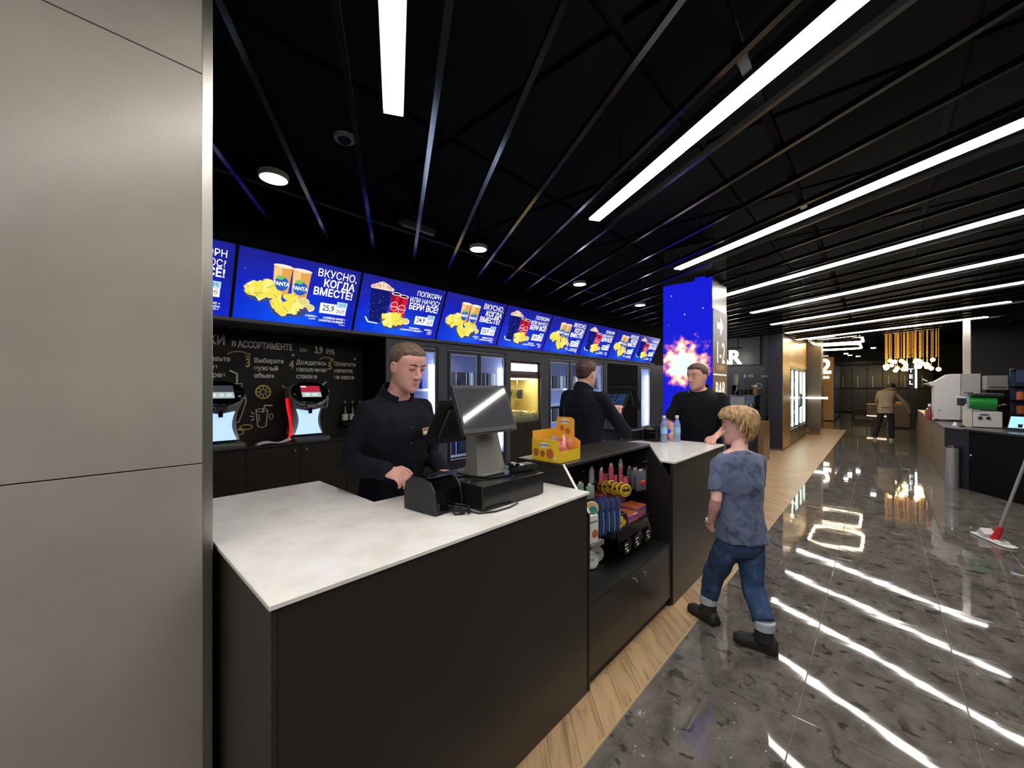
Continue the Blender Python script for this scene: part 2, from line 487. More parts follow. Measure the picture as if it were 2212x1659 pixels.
# transparent pane that reflects a little
def pane(name, tint=(240, 246, 248), refl=0.06):
    m = bpy.data.materials.new(name); m.use_nodes = True; nt = m.node_tree
    nt.nodes.remove(nt.nodes['Principled BSDF'])
    tr = nt.nodes.new('ShaderNodeBsdfTransparent'); tr.inputs[0].default_value = (*lin(tint), 1)
    gl = nt.nodes.new('ShaderNodeBsdfGlossy'); gl.inputs['Roughness'].default_value = 0.02
    lw = nt.nodes.new('ShaderNodeLayerWeight'); lw.inputs[0].default_value = 0.5
    pw = nt.nodes.new('ShaderNodeMath'); pw.operation = 'POWER'; pw.inputs[1].default_value = 5.0; nt.links.new(lw.outputs['Facing'], pw.inputs[0])
    ma = nt.nodes.new('ShaderNodeMath'); ma.operation = 'MULTIPLY_ADD'; ma.inputs[1].default_value = .6; ma.inputs[2].default_value = .03; nt.links.new(pw.outputs[0], ma.inputs[0])
    mx = nt.nodes.new('ShaderNodeMixShader'); nt.links.new(ma.outputs[0], mx.inputs[0])
    nt.links.new(tr.outputs[0], mx.inputs[1]); nt.links.new(gl.outputs[0], mx.inputs[2])
    nt.links.new(mx.outputs[0], nt.nodes['Material Output'].inputs['Surface']); return m
M['pane'] = pane('glass_pane')

# ------------------------------------------------------------------ left grey column
t = thing('grey_column', 'large pale grey ceramic clad column filling the left edge', 'column', (-1.55, 0, 0))
for z0, z1 in ((0.0, 1.2635), (1.2665, 2.4765), (2.4795, 3.24)):
    MB().box((-0.02, -3.2, z0), (0, 0.258, z1)).build('panel', M['ceramic'], t, bevel=0.0012)
MB().box((-0.6, -3.19, 0), (-0.021, 0.255, 3.24)).build('core', M['dark_wall'], t)
MB().box((-0.62, 0.256, 0), (0.001, 0.284, 3.24)).build('corner_trim', M['steel'], t, bevel=0.002, label='brushed steel corner trim')

# ------------------------------------------------------------------ counters
t = thing('counter_cabinet', 'black L-shaped counter base under the near white worktop, against the grey column', 'counter', (0, 0, 0))
MB().box((-1.075, 0.32, 0), (-1.055, 1.688, 0.976)).build('front_panel', M['black_lam'], t, bevel=.001)
MB().box((-2.25, 0.305, 0), (-1.0555, 0.3195, 0.976)).build('end_panel', M['black_lam'], t, bevel=.001)
MB().box((-1.65, 0.885, 0), (-1.63, 1.688, 0.976)).box((-2.25, 0.865, 0), (-1.63, 0.8845, 0.976)).box((-2.25, .32, 0), (-2.235, .8645, .976)).build('inner_panel', M['black_lam'], t)
MB().box((-1.6295, 1.67, 0), (-1.0755, 1.688, 0.976)).build('side_panel', M['black_lam'], t)
o = MB().prism([(-1.045, .298), (-1.045, 1.695), (-1.66, 1.695), (-1.66, .89), (-2.26, .89), (-2.26, .298)], (0, 0, .977), (1, 0, 0), (0, 1, 0), (0, 0, .0135)).build('worktop', M['quartz'], bevel=.0015)
tag(o, 'white quartz L-shaped worktop of the near till with pointed front corner', 'worktop')
t = thing('counter_cabinet', 'black counter base under the far white worktop, beside the walking boy', 'counter', (0, 0, 0))
MB().box((-1.065, 2.768, 0), (-1.045, 3.93, 0.976)).build('front_panel', M['black_lam'], t, bevel=.001)
MB().box((-2.25, 3.9305, 0), (-1.0455, 3.945, 0.976)).build('end_panel', M['black_lam'], t)
MB().box((-1.65, 2.768, 0), (-1.63, 3.35, 0.976)).box((-2.25, 3.3505, 0), (-1.63, 3.37, 0.976)).box((-2.25, 3.3705, 0), (-2.235, 3.93, .976)).build('inner_panel', M['black_lam'], t)
o = MB().prism([(-1.03, 2.766), (-1.03, 3.95), (-2.26, 3.95), (-2.26, 3.345), (-1.66, 3.345), (-1.66, 2.766)], (0, 0, .977), (1, 0, 0), (0, 1, 0), (0, 0, .0135)).build('worktop', M['quartz'], bevel=.0015)
tag(o, 'white quartz worktop of the far till carrying two water bottles', 'worktop')

# display niche between the two counters
t = thing('display_niche', 'black open display unit with slanted sides between the two white worktops', 'display unit', (0, 0, 0))
NB = mat('niche_black', (24, 23, 23), .45)
prof = [(-1.055, 0.0), (-1.055, 0.88), (-1.21, 1.10), (-1.53, 1.10), (-1.53, 0.0)]
for y in (1.697, 2.746):
    MB().prism(prof, (0, y, 0), (1, 0, 0), (0, 0, 1), (0, 0.018, 0)).build('side_panel', NB, t, bevel=.001)
MB().prism([(-1.054, .88), (-1.0525, .8815), (-1.2085, 1.1015), (-1.2105, 1.1005)], (0, 1.697, 0), (1, 0, 0), (0, 0, 1), (0, 0.018, 0)).build('edge_band', M['steel'], t, label='pale metal edge of the slanted side')
MB().box((-1.53, 1.7155, 1.082), (-1.20, 2.7455, 1.10)).build('top_shelf', M['black_lam'], t, bevel=.001)
MB().box((-1.48, 1.7155, 0.432), (-1.46, 2.7455, 1.0815)).build('back_panel', NB, t)
MB().box((-1.53, 1.7155, 0.414), (-1.055, 2.7455, 0.4315)).build('bottom_shelf', NB, t)
for y0, y1, ky in ((1.7165, 2.274, 2.215), (2.276, 2.7445, 2.335)):
    d = MB().box((-1.075, y0, 0.06), (-1.0565, y1, 0.412)).build('cabinet_door', M['black_lam'], t, bevel=.001)
    MB().lathe([(0.0, 0), (.006, 0), (.006, .003), (.012, .005), (.012, .010), (.009, .013), (0.0, .014)], n=16).xform(Matrix.Translation((-1.0565, ky, .372)) @ Matrix.Rotation(R(90), 4, 'Y')).build('knob', M['chrome'], d, smooth=True)
MB().box((-1.10, 1.7165, 0.0), (-1.08, 2.7445, 0.058)).build('plinth', M['black_matte'], t)
# shelf tray with price rail
t = thing('wire_tray', 'black snack tray hung inside the display niche holding purple boxes', 'tray', (0, 0, 0))
MB().box((-1.455, 2.12, 0.608), (-1.15, 2.62, 0.616)).build('base', M['plastic_blk'], t)
for a, b in (((-1.156, 2.12, .617), (-1.15, 2.62, .65)), ((-1.4545, 2.12, .617), (-1.157, 2.125, .65)), ((-1.4545, 2.615, .617), (-1.157, 2.62, .65))):
    MB().box(a, b).build('rim', M['plastic_blk'], t)
MB().prism([(-1.149, .60), (-1.149, .64), (-1.145, .64), (-1.125, .53), (-1.129, .53)], (0, 2.16, 0), (1, 0, 0), (0, 0, 1), (0, .46, 0)).build('price_rail', M['gloss_blk'], t)
for k, y in enumerate((2.24, 2.38, 2.54)):
    rx = thing('price_tag', ['black chalk price card under the snack tray, nearest the till', 'black chalk price card under the snack tray, between two others', 'black chalk price card under the snack tray, nearest the boy'][k], 'price tag', (-1.118, y, .50), group='price cards in the niche')
    MB().box((-.002, -.045, 0), (0, .045, .075)).build('card', M['gloss_blk'], rx)
    for a in ((-.03, .052, .035, .008), (-.03, .032, .03, .007), (-.01, .01, .022, .014)):
        MB().box((.0005, a[0], a[1]), (.0012, a[0] + a[2], a[1] + a[3])).build('chalk_line', M['paper'], rx)

# hooks and what hangs on them
def hook(y, z, x1, label):
    t = thing('display_hook', label, 'hook', (0, 0, 0), group='chrome hooks in the niche')
    MB().tube([(-1.459, y, z), (x1, y, z), (x1 + .012, y, z + .006), (x1 + .014, y, z + .03)], .003, 6).build('rod', M['chrome'], t, smooth=True)
    MB().box((-1.4595, y - .012, z - .02), (-1.455, y + .012, z + .02)).build('plate', M['chrome'], t)
hook(1.935, .965, -1.17, 'chrome hook holding green packets, nearest the near till')
hook(2.28, .945, -1.13, 'chrome hook holding the yellow discs')
hook(2.15, .90, -1.22, 'chrome hook above the blue sachets')
hook(2.52, .96, -1.14, 'chrome hook holding grey red packets')
hook(2.68, .985, -1.20, 'empty chrome hook at the far side of the niche')
bag = lambda n, c, r=.22: mat(n, c, r, spec=.6, coat=.3)
Y = bag('yellow_foil', (226, 184, 44)); BK = bag('dark_foil', (46, 40, 36)); BL = bag('blue_foil', (40, 74, 130)); SV = bag('silver_foil', (160, 172, 190), .18)
GR = bag('grey_clear_bag', (88, 96, 108)); RD = bag('red_candy', (196, 52, 40)); GN = bag('green_foil', (124, 150, 136)); PK = bag('purple_card', (120, 72, 122)); OR = bag('orange_card', (190, 104, 62)); PI = bag('pink_foil', (206, 96, 110))
def disc_toy(x, y, z, label, tilt):
    t = thing('disc_candy', label, 'candy', (x, y, z), tilt, group='yellow disc candies on a hook')
    MB().cyl((-.004, 0, 0), (.004, 0, 0), .040, n=24).build('wrapper', Y, t, bevel=.002)
    MB().tube([(.0045, .029 * math.cos(a), .029 * math.sin(a)) for a in [k * math.pi / 8 for k in range(17)]], .0022, 6).build('ring', BK, t)
    MB().prism([(-.026, 0.006), (-.012, .014), (0, .004), (.012, .014), (.026, .006), (.014, -.01), (0, -.004), (-.014, -.01)], (.0042, 0, 0), (0, 1, 0), (0, 0, 1), (.0012, 0, 0)).build('dark_print', BK, t)
    MB().box((-.001, -.016, .036), (.001, .016, .085)).build('header_card', PI, t)
for k in range(6):
    disc_toy(-1.15 - .034 * k, 2.28 + .004 * (k % 2), .868 + .006 * (k % 2) , ['foremost yellow disc candy on the middle hook', 'yellow disc candy just behind the foremost on the middle hook', 'third yellow disc candy from the front of the middle hook', 'fourth yellow disc candy from the front of the middle hook', 'fifth yellow disc candy back on the middle hook', 'rearmost yellow disc candy on the middle hook'][k], R(-28 + 9 * (k % 3)))
def pillow(w, h, d, n=7):
    rings = []
    for k in range(n + 1):
        v = k / n; e = max(.05, math.sin(math.pi * v) ** .6) ; ww = w * (1.0 if k in (0, n) else .97)
        rings.append([(d * e * math.sin(a) if abs(math.cos(a)) < .95 else 0, ww / 2 * math.cos(a), (v - .5) * h) for a in [2 * math.pi * j / 12 for j in range(12)]])
    return MB().loft(rings)
for k in range(3):
    t = thing('candy_packet', ['grey clear packet with a red sweet, front of the far hook', 'grey clear packet with a red sweet, second on the far hook', 'grey clear packet with a red sweet, back of the far hook'][k], 'candy', (-1.16 - .05 * k, 2.52 + .015 * k, .885), R(-18 + 14 * k), group='grey packets on the far hook')
    pillow(.095, .13, .016).build('wrapper', GR, t, smooth=True)
    MB().ball((.012, 0, -.01), (.012, .024, .02)).build('sweet', RD, t, smooth=True)
    MB().box((-.001, -.02, .06), (.001, .02, .078)).build('header_card', M['paper'], t)
for k in range(7):
    t = thing('foil_sachet', '%s pink and silver sachet hanging at the back of the niche' % ORD[k], 'candy', (-1.30 + .03 * (k % 2), 2.13 + .062 * k, .955 - .01 * (k % 3)), R(10 * (k % 3) - 8), group='pink sachets at the back of the niche')
    pillow(.05, .085, .009).build('wrapper', PI if k % 2 else SV, t, smooth=True)
    MB().box((-.001, -.012, .04), (.001, .012, .06)).build('header_card', M['paper'], t)
for k in range(5):
    t = thing('blue_sachet', ['blue ribbed sachet hanging nearest the till', 'blue ribbed sachet second from the till', 'blue ribbed sachet in the middle of its row', 'blue ribbed sachet with its silver fold turned out', 'blue ribbed sachet beside the purple boxes'][k], 'candy', (-1.22 + .014 * k, 2.045 + .04 * k, .735), R(-24 + 4 * k), group='blue sachets in the niche')
    pillow(.036, .22, .013, 9).build('wrapper', BL, t, smooth=True)
    MB().tube([(.0125, .006, -.09), (.0145, .007, -.02), (.012, .005, .03)], .0035, 6).build('silver_fold', SV, t, smooth=True)
    MB().box((.006, -.013, .05), (.0135, .013, .09)).build('header_card', bag('slate_card%d' % k, (74, 80, 122)), t)
for k in range(3):
    t = thing('green_packet', ['mint green packet hanging nearest the near till', 'mint green packet behind another by the near till', 'mint green packet deepest on its hook by the near till'][k], 'candy', (-1.19 - .065 * k, 1.935, .915), R(-20 + 12 * k), group='green packets by the near till')
    pillow(.06, .075, .012).build('wrapper', GN, t, smooth=True)
    MB().box((-.001, -.014, .035), (.001, .014, .052)).build('header_card', M['paper'], t)
t = thing('round_toy', 'oval cream and teal toy packet above the white snack carton', 'candy', (-1.165, 1.908, .835), R(-38))
MB().cyl((-.006, 0, 0), (.006, 0, 0), .041, n=24).build('card', mat('cream_card', (222, 196, 140), .5), t, bevel=.003)
MB().cyl((.0062, .005, -.008), (.009, .005, -.008), .024, n=18).build('toy', mat('teal_plastic', (70, 150, 140), .4), t)
for k in range(2):
    t = thing('snack_carton', ['white and orange snack carton, front one beside the near till', 'white and orange snack carton, back one beside the near till'][k], 'box', (-1.165 - .065 * k, 1.897 + .02 * k, .655), R(-12), group='snack cartons')
    MB().box((-.022, -.037, 0), (.022, .037, .15)).build('carton', M['paper'], t, bevel=.002)
    MB().cyl((.0222, .012, .05), (.0235, .012, .05), .022, n=18).build('orange_print', OR, t)
    MB().box((.0222, -.03, .11), (.0232, .03, .122)).build('print_line', mat('grey_print', (150, 150, 150), .6), t)
t = thing('carton_shelf', 'small grey shelf under the white snack cartons', 'shelf', (0, 0, 0))
MB().box((-1.455, 1.85, .63), (-1.13, 1.985, .6535)).build('board', M['grey_plastic'], t)
MB().box((-1.459, 1.85, .585), (-1.455, 1.985, .675)).build('bracket', M['dark_steel'], t)
for k in range(4):
    t = thing('snack_box', ['purple snack box with orange top at the far end of the tray', 'purple snack box in the middle of the tray', 'purple snack box standing behind the blue sachets', 'orange topped purple snack box behind the others on the tray'][k], 'box',
              [(-1.225, 2.53, .6175), (-1.215, 2.395, .6165), (-1.36, 2.27, .6165), (-1.36, 2.50, .6165)][k], R(-4 + 3 * k), group='purple snack boxes')
    h = [.09, .075, .2, .13][k]; w = [.075, .065, .05, .09][k]
    MB().box((-.06, -w, 0), (.06, w, h)).build('carton', PK, t, bevel=.002)
    MB().box((-.058, -w + .004, h), (.058, w - .004, h + .006)).build('lid', OR, t)
    for j in range(4):
        MB().box((.0602, -w + .01 + j * .03, .012), (.0612, -w + .026 + j * .03, h * .75)).build('print', PI, t)
t = thing('snack_box', 'small dark box with yellow print at the near end of the tray', 'box', (-1.19, 2.262, .6165), R(-12))
MB().box((-.03, -.045, 0), (.03, .045, .11)).build('carton', BK, t, bevel=.002)
for y, z in ((-.015, .03), (.015, .055), (-.01, .08)): MB().cyl((.0302, y, z), (.0312, y, z), .02, n=14).build('yellow_print', Y, t)
for k, (x, y, z) in enumerate(((-1.255, 2.045, .482), (-1.28, 2.15, .484))):
    t = thing('round_tub', ['white round tub leaning low at the near side of the niche', 'white round tub leaning in front of the price cards'][k], 'tub', (x, y, z), R(-34), group='white round tubs')
    q = MB().cyl((-.014, 0, 0), (.006, 0, 0), .044, .049, n=28).xform(Matrix.Rotation(R(-22), 4, 'Y'))
    q.build('tub', M['white'], t, bevel=.002)
    MB().tube([(.0075, .037 * math.cos(a), .037 * math.sin(a)) for a in [j * math.pi / 10 for j in range(21)]], .0016, 5).xform(Matrix.Rotation(R(-22), 4, 'Y')).build('lid_ring', M['paper'], t)
    MB().box((.0062, -.02, -.006), (.0072, .02, .006)).xform(Matrix.Rotation(R(-22), 4, 'Y')).build('lid_print', SV, t)

# candy display box on the niche top
t = thing('candy_box', 'yellow cardboard candy display box with a raised back flap on the black niche top', 'box', (-1.43, 1.715, 1.1005))
YC = mat('yellow_card', (236, 200, 40), .4); YD = mat('golden_card', (238, 178, 58), .4)
MB().box((0, 0, 0), (.185, .003, .118)).build('front_wall', YC, t)
MB().box((.182, .0035, 0), (.185, .205, .06)).build('side_wall', YC, t)
MB().box((0, .0035, 0), (.003, .205, .16)).build('side_wall', YD, t)
MB().box((.0035, .0035, 0), (.1815, .2015, .003)).build('base', YC, t)
MB().prism([(0.0, 0), (.185, 0), (.185, .10), (.145, .12), (.145, .215), (.125, .23), (.03, .23), (.02, .215), (.02, .165), (0, .16)], (0, .2025, 0), (1, 0, 0), (0, 0, 1), (0, .003, 0)).build('header_flap', YD, t, label='golden raised header flap')
def oval(cx, cy, rx, ry, n=20): return [(cx + rx * math.cos(2 * math.pi * k / n), cy + ry * math.sin(2 * math.pi * k / n)) for k in range(n)]
PU = mat('purple_print', (88, 52, 120), .5)
b = MB().prism(oval(.085, .088, .036, .016), (0, -.0012, 0), (1, 0, 0), (0, 0, 1), (0, .001, 0)).build('label', M['paper'], t)
text('lettering', 'три кота', .017, PU, b, (.085, -.0016, .083), FACE_NY, 'CENTER', .02, ext=.0002)
b = MB().prism(oval(.078, .205, .034, .015), (0, .201, 0), (1, 0, 0), (0, 0, 1), (0, .001, 0)).build('label', M['paper'], t)
text('lettering', 'три кота', .016, PU, b, (.078, .2005, .2), FACE_NY, 'CENTER', .02, ext=.0002)
for k, (cx, cz, r) in enumerate(((.03, .045, .02), (.075, .04, .016), (.125, .045, .024), (.16, .02, .008))):   # plain coloured spots in place of the printed figures
    MB().prism(oval(cx, cz, r, r * 1.15), (0, -.0012, 0), (1, 0, 0), (0, 0, 1), (0, .001, 0)).build('print_spot', [OR, mat('rust_print', (176, 92, 50), .5), OR, M['paper']][k], t)
for k, (cx, cz, r) in enumerate(((.06, .165, .016), (.1, .15, .018))):
    MB().prism(oval(cx, cz, r, r), (0, .201, 0), (1, 0, 0), (0, 0, 1), (0, .001, 0)).build('print_spot', OR, t)
for k in range(8):
    tt = thing('candy_stick', ['pink wrapped sweet', 'orange wrapped sweet', 'silver wrapped sweet', 'twisted pink sweet', 'peach wrapped sweet', 'pale pink wrapped sweet', 'red wrapped sweet', 'lilac wrapped sweet'][k] + ' standing in the yellow candy box, ' + ['front row by the aisle', 'front row second from the aisle', 'front row third from the aisle', 'front row inner end', 'back row by the aisle', 'back row second from the aisle', 'back row third from the aisle', 'back row far corner'][k], 'candy',
               (-1.283 - .037 * (k % 4), 1.80 + .07 * (k // 4), 1.165 + .012 * (k % 3)), R(-40 + 25 * (k % 3)), group='sweets in the yellow box')
    pillow(.05, .085, .014).xform(Matrix.Rotation(R([14, -20, 26, -8, 20, -26, 12, -16][k]), 4, 'X') @ Matrix.Rotation(R([-18, 12, 20, -24, 14, -10, 22, 6][k]), 4, 'Y')).build('wrapper', [PI, OR, SV, PI, mat('peach_foil', (236, 150, 120), .3), mat('pale_pink_foil', (232, 170, 180), .3), RD, mat('lilac_foil', (170, 150, 196), .3)][k], tt, smooth=True)
    MB().box((.008, -.012, -.01), (.0105, .012, .014)).build('print', [Y, M['paper'], PI, OR][k % 4], tt)
t = thing('scanner_stub', 'small dark green gadget standing behind the yellow candy box', 'gadget', (-1.33, 1.985, 1.1005))
MB().box((-.015, -.02, 0), (.015, .02, .05)).build('body', mat('dark_teal', (30, 52, 54), .4), t, bevel=.004)
MB().box((.0152, -.012, .03), (.0165, .012, .045)).build('window', M['white'], t)

# ------------------------------------------------------------------ near till
def box_tilt(yc, w, xb, zb, xt, zt, th, inset=None):
    """slab whose face runs from (xb,zb) up to (xt,zt), thickness th behind it (sign gives the side)"""
    d = Vector((xt - xb, 0, zt - zb)); Lh = d.length; d.normalize(); n = Vector((d.z, 0, -d.x))
    return Vector((xb, yc, zb)), d, n, Lh
def screen(parent, yc, w, xb, zb, xt, zt, side, screen_mat, name='customer_screen', label=None):
    o, d, n, Lh = box_tilt(yc, w, xb, zb, xt, zt, .02)
    n = n * side
    u = Vector((0, 1, 0))
    def slab(u0, u1, v0, v1, n0, n1):
        c = [o + u * a + d * b + n * k for k in (n0, n1) for a, b in ((u0, v0), (u1, v0), (u1, v1), (u0, v1))]
        return MB().add(c, [(0, 3, 2, 1), (4, 5, 6, 7), (0, 1, 5, 4), (1, 2, 6, 5), (2, 3, 7, 6), (3, 0, 4, 7)] if side > 0 else [(0, 1, 2, 3), (7, 6, 5, 4), (4, 5, 1, 0), (5, 6, 2, 1), (6, 7, 3, 2), (7, 4, 0, 3)])
    b = slab(-w / 2, w / 2, 0, Lh, -.022, 0).build(name, M['plastic_blk'], parent, bevel=.006, seg=2, label=label)
    slab(-w / 2 + .018, w / 2 - .018, .028, Lh - .018, .0003, .0015).build('display', screen_mat, b)
    slab(-w / 2 + .05, w / 2 - .05, .04, Lh - .04, -.036, -.0225).build('back_housing', M['plastic_blk'], b, bevel=.006)
    return b
M['off_screen'] = mat('switched_off_display', (70, 72, 78), 0.06, spec=.6)
def lit_screen():
    m = glow('till_display', (60, 90, 130), 1.0)
    v = coords(m, scale=(1, 1, 1))
    br = N(m, 'ShaderNodeTexBrick'); br.inputs['Scale'].default_value = 12; br.inputs['Mortar Size'].default_value = .03
    br.inputs['Color1'].default_value = (*lin((40, 70, 110)), 1); br.inputs['Color2'].default_value = (*lin((24, 34, 54)), 1); br.inputs['Mortar'].default_value = (*lin((12, 16, 24)), 1)
    L(m, v, br.inputs['Vector']); L(m, br.outputs['Color'], bs(m).inputs['Emission Color']); return m
M['till_screen'] = lit_screen()
DRB = mat('drawer_black', (26, 26, 28), .2)
def till(label, dlabel, loc, rz):
    """origin: centre of the drawer on the worktop; customer side is local +x"""
    dr = thing('cash_drawer', dlabel, 'cash drawer', loc, rz, group='cash drawers')
    MB().rbox((-.185, -.20, .006), (.185, .20, .105), .006).build('case', DRB, dr, bevel=.002)
    MB().box((-.189, -.19, .015), (-.1855, .19, .09)).build('drawer_front', M['black_matte'], dr)
    for x in (-.16, .16):
        for y in (-.175, .175): MB().cyl((x, y, 0), (x, y, .006), .012, n=10).build('foot', M['black_matte'], dr)
    p = thing('till_terminal', label, 'till', (loc[0], loc[1], loc[2] + .1055), rz, group='till terminals')
    # pedestal: foot plate and leaning neck
    MB().rbox((-.13, -.095, 0), (.06, .075, .012), .03).build('base', M['grey_plastic'], p, bevel=.003)
    rings = []
    for z, x0, x1, hw in ((.012, -.075, .05, .095), (.05, -.07, .04, .085), (.15, -.075, .02, .078), (.23, -.085, 0.0, .074)):
        rings.append([(x, y, z) for x, y in ((x1, -hw + .015), (x1 + .006, 0), (x1, hw - .015), (x1 - .015, hw), (x0 + .015, hw), (x0, hw - .015), (x0, -hw + .015), (x0 + .015, -hw), (x1 - .015, -hw))])
    MB().loft(rings).build('neck', M['grey_plastic'], p, smooth=True, label='grey leaning neck')
    screen(p, -.06, .343, .10, .205, .015, .418, 1, M['off_screen'], label='switched off customer screen')
    screen(p, -.05, .345, -.21, .142, -.075, .355, -1, M['till_screen'], name='cashier_screen')
    MB().cyl((-.05, -.05, .22), (.06, -.06, .29), .025, n=14).build('hinge', M['plastic_blk'], p, smooth=True)
    MB().cyl((-.07, -.05, .22), (-.125, -.05, .25), .025, n=14).build('hinge', M['plastic_blk'], p, smooth=True)
    return dr, p
till('grey till terminal with a dark tilted customer screen in front of the first cashier', 'black cash drawer on the near white worktop under the till terminal', (-1.37, 1.31, .9906), 0)
till('till terminal with a lit screen being tapped by the cashier seen from behind', 'black cash drawer on the far white worktop under the lit till', (-1.93, 3.62, .9906), R(78))

def printer(label, loc, rz):
    p = thing('receipt_printer', label, 'printer', loc, rz, group='receipt printers')
    pr = [(0.095, 0.005), (.095, .05), (.085, .095), (.06, .128), (.02, .14), (-.05, .14), (-.085, .115), (-.095, .08), (-.095, .005)]
    MB().prism(pr, (0, -.068, 0), (1, 0, 0), (0, 0, 1), (0, .136, 0)).build('cover', M['gloss_blk'], p, bevel=.004, seg=2)
    for s in (-1, 1):
        y = s * .0685 if s > 0 else -.0765
        MB().prism([(x * 1.04, z * 1.02) for x, z in pr], (0, y, 0), (1, 0, 0), (0, 0, 1), (0, .008, 0)).build('side_cheek', M['plastic_blk'], p, bevel=.002)
    MB().box((-.09, -.066, 0), (.09, .066, .0045)).build('foot', M['black_matte'], p)
    MB().box((.02, -.06, .1405), (.05, .06, .143)).build('paper_slot', M['chrome'], p)
    MB().box((-.02, -.03, .1405), (0.005, .03, .1425)).build('status_panel', M['dark_steel'], p)
    return p
printer('glossy black receipt printer on the near white worktop beside the cash drawer', (-1.385, 1.012, .9908), R(6))
printer('black receipt printer beside the lit till near the water bottles', (-1.59, 3.765, .9908), R(78))
# cables: curves lying on the worktop
cb = MB().tube([(-1.34, 1.105, .998), (-1.29, 1.10, .995), (-1.25, 1.075, .995), (-1.23, 1.04, .996), (-1.245, 1.015, .995), (-1.275, 1.02, 1.003), (-1.27, 1.06, 1.008), (-1.23, 1.08, .998), (-1.185, 1.09, .995), (-1.155, 1.15, .995), (-1.15, 1.23, .995), (-1.165, 1.30, .995)], .0042, 7)
o = cb.build('cable', M['plastic_blk'], smooth=True); tag(o, 'black cable looping from the near receipt printer round the drawer', 'cable')
loops = []
for k in range(44):
    a = k * .42; loops.append((-1.262 + (.045 + .006 * math.sin(k * .9)) * math.cos(a), 1.045 + .03 * math.sin(a + .4), .9955 + .00065 * k))
o = MB().tube(loops, .0036, 6).build('cable_coil', M['plastic_blk'], smooth=True); tag(o, 'coiled black cable bundle on the worktop in front of the printer', 'cable')
o = MB().tube([(-1.37, 1.11, 1.108), (-1.33, 1.19, 1.104), (-1.26, 1.22, 1.1), (-1.24, 1.33, 1.1), (-1.28, 1.42, 1.103), (-1.31, 1.45, 1.106)], .004, 7).build('cable', M['gloss_blk'], smooth=True); tag(o, 'black cable running over the drawer top to the card reader', 'cable')
t = thing('card_reader', 'black card payment reader lying on the near cash drawer', 'card reader', (-1.285, 1.47, 1.0975), R(82))
MB().rbox((-.075, -.035, 0), (.075, .035, .028), .02).build('body', M['plastic_blk'], t, bevel=.006, seg=2)
MB().box((.005, -.026, .0285), (.055, .026, .030)).build('display', M['off_screen'], t)
kb = MB().box((-.06, -.026, .0285), (-.005, .026, .0295)).build('keypad', M['grey_plastic'], t)
for i in range(3):
    for j in range(4): MB().box((-.057 + j * .013, -.023 + i * .016, .0297), (-.047 + j * .013, -.011 + i * .016, .032)).build('key', M['white'], kb)
MB().box((-.078, -.03, .029), (-.04, .03, .042)).build('printer_lid', M['gloss_blk'], t, bevel=.005)

# water bottles
def bottle_mat(name, tint, k):
    m = pane(name, tint); nt = m.node_tree; out = nt.nodes['Material Output']; old = out.inputs['Surface'].links[0].from_socket
    df = nt.nodes.new('ShaderNodeBsdfDiffuse'); df.inputs[0].default_value = (*lin((214, 228, 244)), 1); mx = nt.nodes.new('ShaderNodeMixShader'); mx.inputs[0].default_value = k
    nt.links.new(old, mx.inputs[1]); nt.links.new(df.outputs[0], mx.inputs[2]); nt.links.new(mx.outputs[0], out.inputs['Surface']); return m
M['pet'] = bottle_mat('clear_bottle', (240, 246, 252), .28)

M['water_lbl'] = mat('blue_bottle_label', (150, 200, 236), .35)
for k, (x, y) in enumerate(((-1.48, 3.70), (-1.405, 3.82))):
    t = thing('water_bottle', ['clear water bottle with blue label, nearer the lit till', 'clear water bottle with blue label, nearer the man leaning on the counter'][k], 'bottle', (x, y, .9906), group='water bottles on the counter')
    pf = [(0, .002), (.026, 0), (.031, .006), (.031, .05), (.029, .056), (.031, .062), (.031, .155), (.028, .175), (.016, .205), (.0135, .215), (.0135, .225), (0, .225)]
    MB().lathe(pf, n=24).build('shell', M['pet'], t, smooth=True)
    MB().lathe([(0, .004), (.0295, .008), (.0295, .17), (0, .17)], n=24).build('water', bottle_mat('bottle_water%d' % k, (224, 236, 248), .16), t, smooth=True)
    MB().lathe([(.0314, .085), (.0318, .085), (.0318, .14), (.0314, .14), (.0314, .085)], n=24, cap=False).build('label', M['water_lbl'], t)
    MB().lathe([(0, .2255), (.016, .2255), (.016, .248), (.014, .25), (0, .25)], n=20).build('cap', M['white'], t)
# ------------------------------------------------------------------ wall behind the counter
W = MB()
W.box((-4.6, 2.23, 0), (-3.9, 2.36, 2.045))
W.box((-3.96, 2.92, 0), (-3.9, 3.06, 2.045)).box((-3.96, 4.1, 0), (-3.9, 4.2, 2.045)).box((-3.96, 4.9, 0), (-3.9, 5.1, 2.045)).box((-3.96, 6.83, 0), (-3.9, 6.97, 2.045))
W.box((-3.96, 4.2, 1.90), (-3.9, 4.9, 2.045)).box((-3.96, 8.3, 0), (-3.9, 8.42, 2.045)).box((-3.96, 8.96, 0), (-3.9, 11.6, 2.045))
for a, b in ((2.36, 2.92), (3.06, 4.1), (5.1, 6.83), (6.97, 8.3), (8.42, 8.96)): W.box((-3.96, a, 1.985), (-3.9, b, 2.045))
struct('wall_behind_counter', W, M['dark_wall'], 'dark grey panelled wall holding the fridges')
struct('wall_chalkboard', MB().box((-4.5, -2.5, 0), (-4.4, 2.2295, 2.2)), mat('chalkboard', (27, 27, 26), 0.75), 'black chalkboard wall with drink instructions behind the dispensers')
struct('wall_recess', MB().box((-4.3995, 2.215, .0), (-3.9, 2.2295, 2.045)), M['deep_black'], 'black side wall of the dispenser recess')
struct('trim_1', MB().box((-4.39, -2.5, 2.046), (-3.86, 9.1, 2.075)), mat('soffit_grey', (86, 86, 88), .5), 'grey soffit strip running under the menu screens', cat='trim')
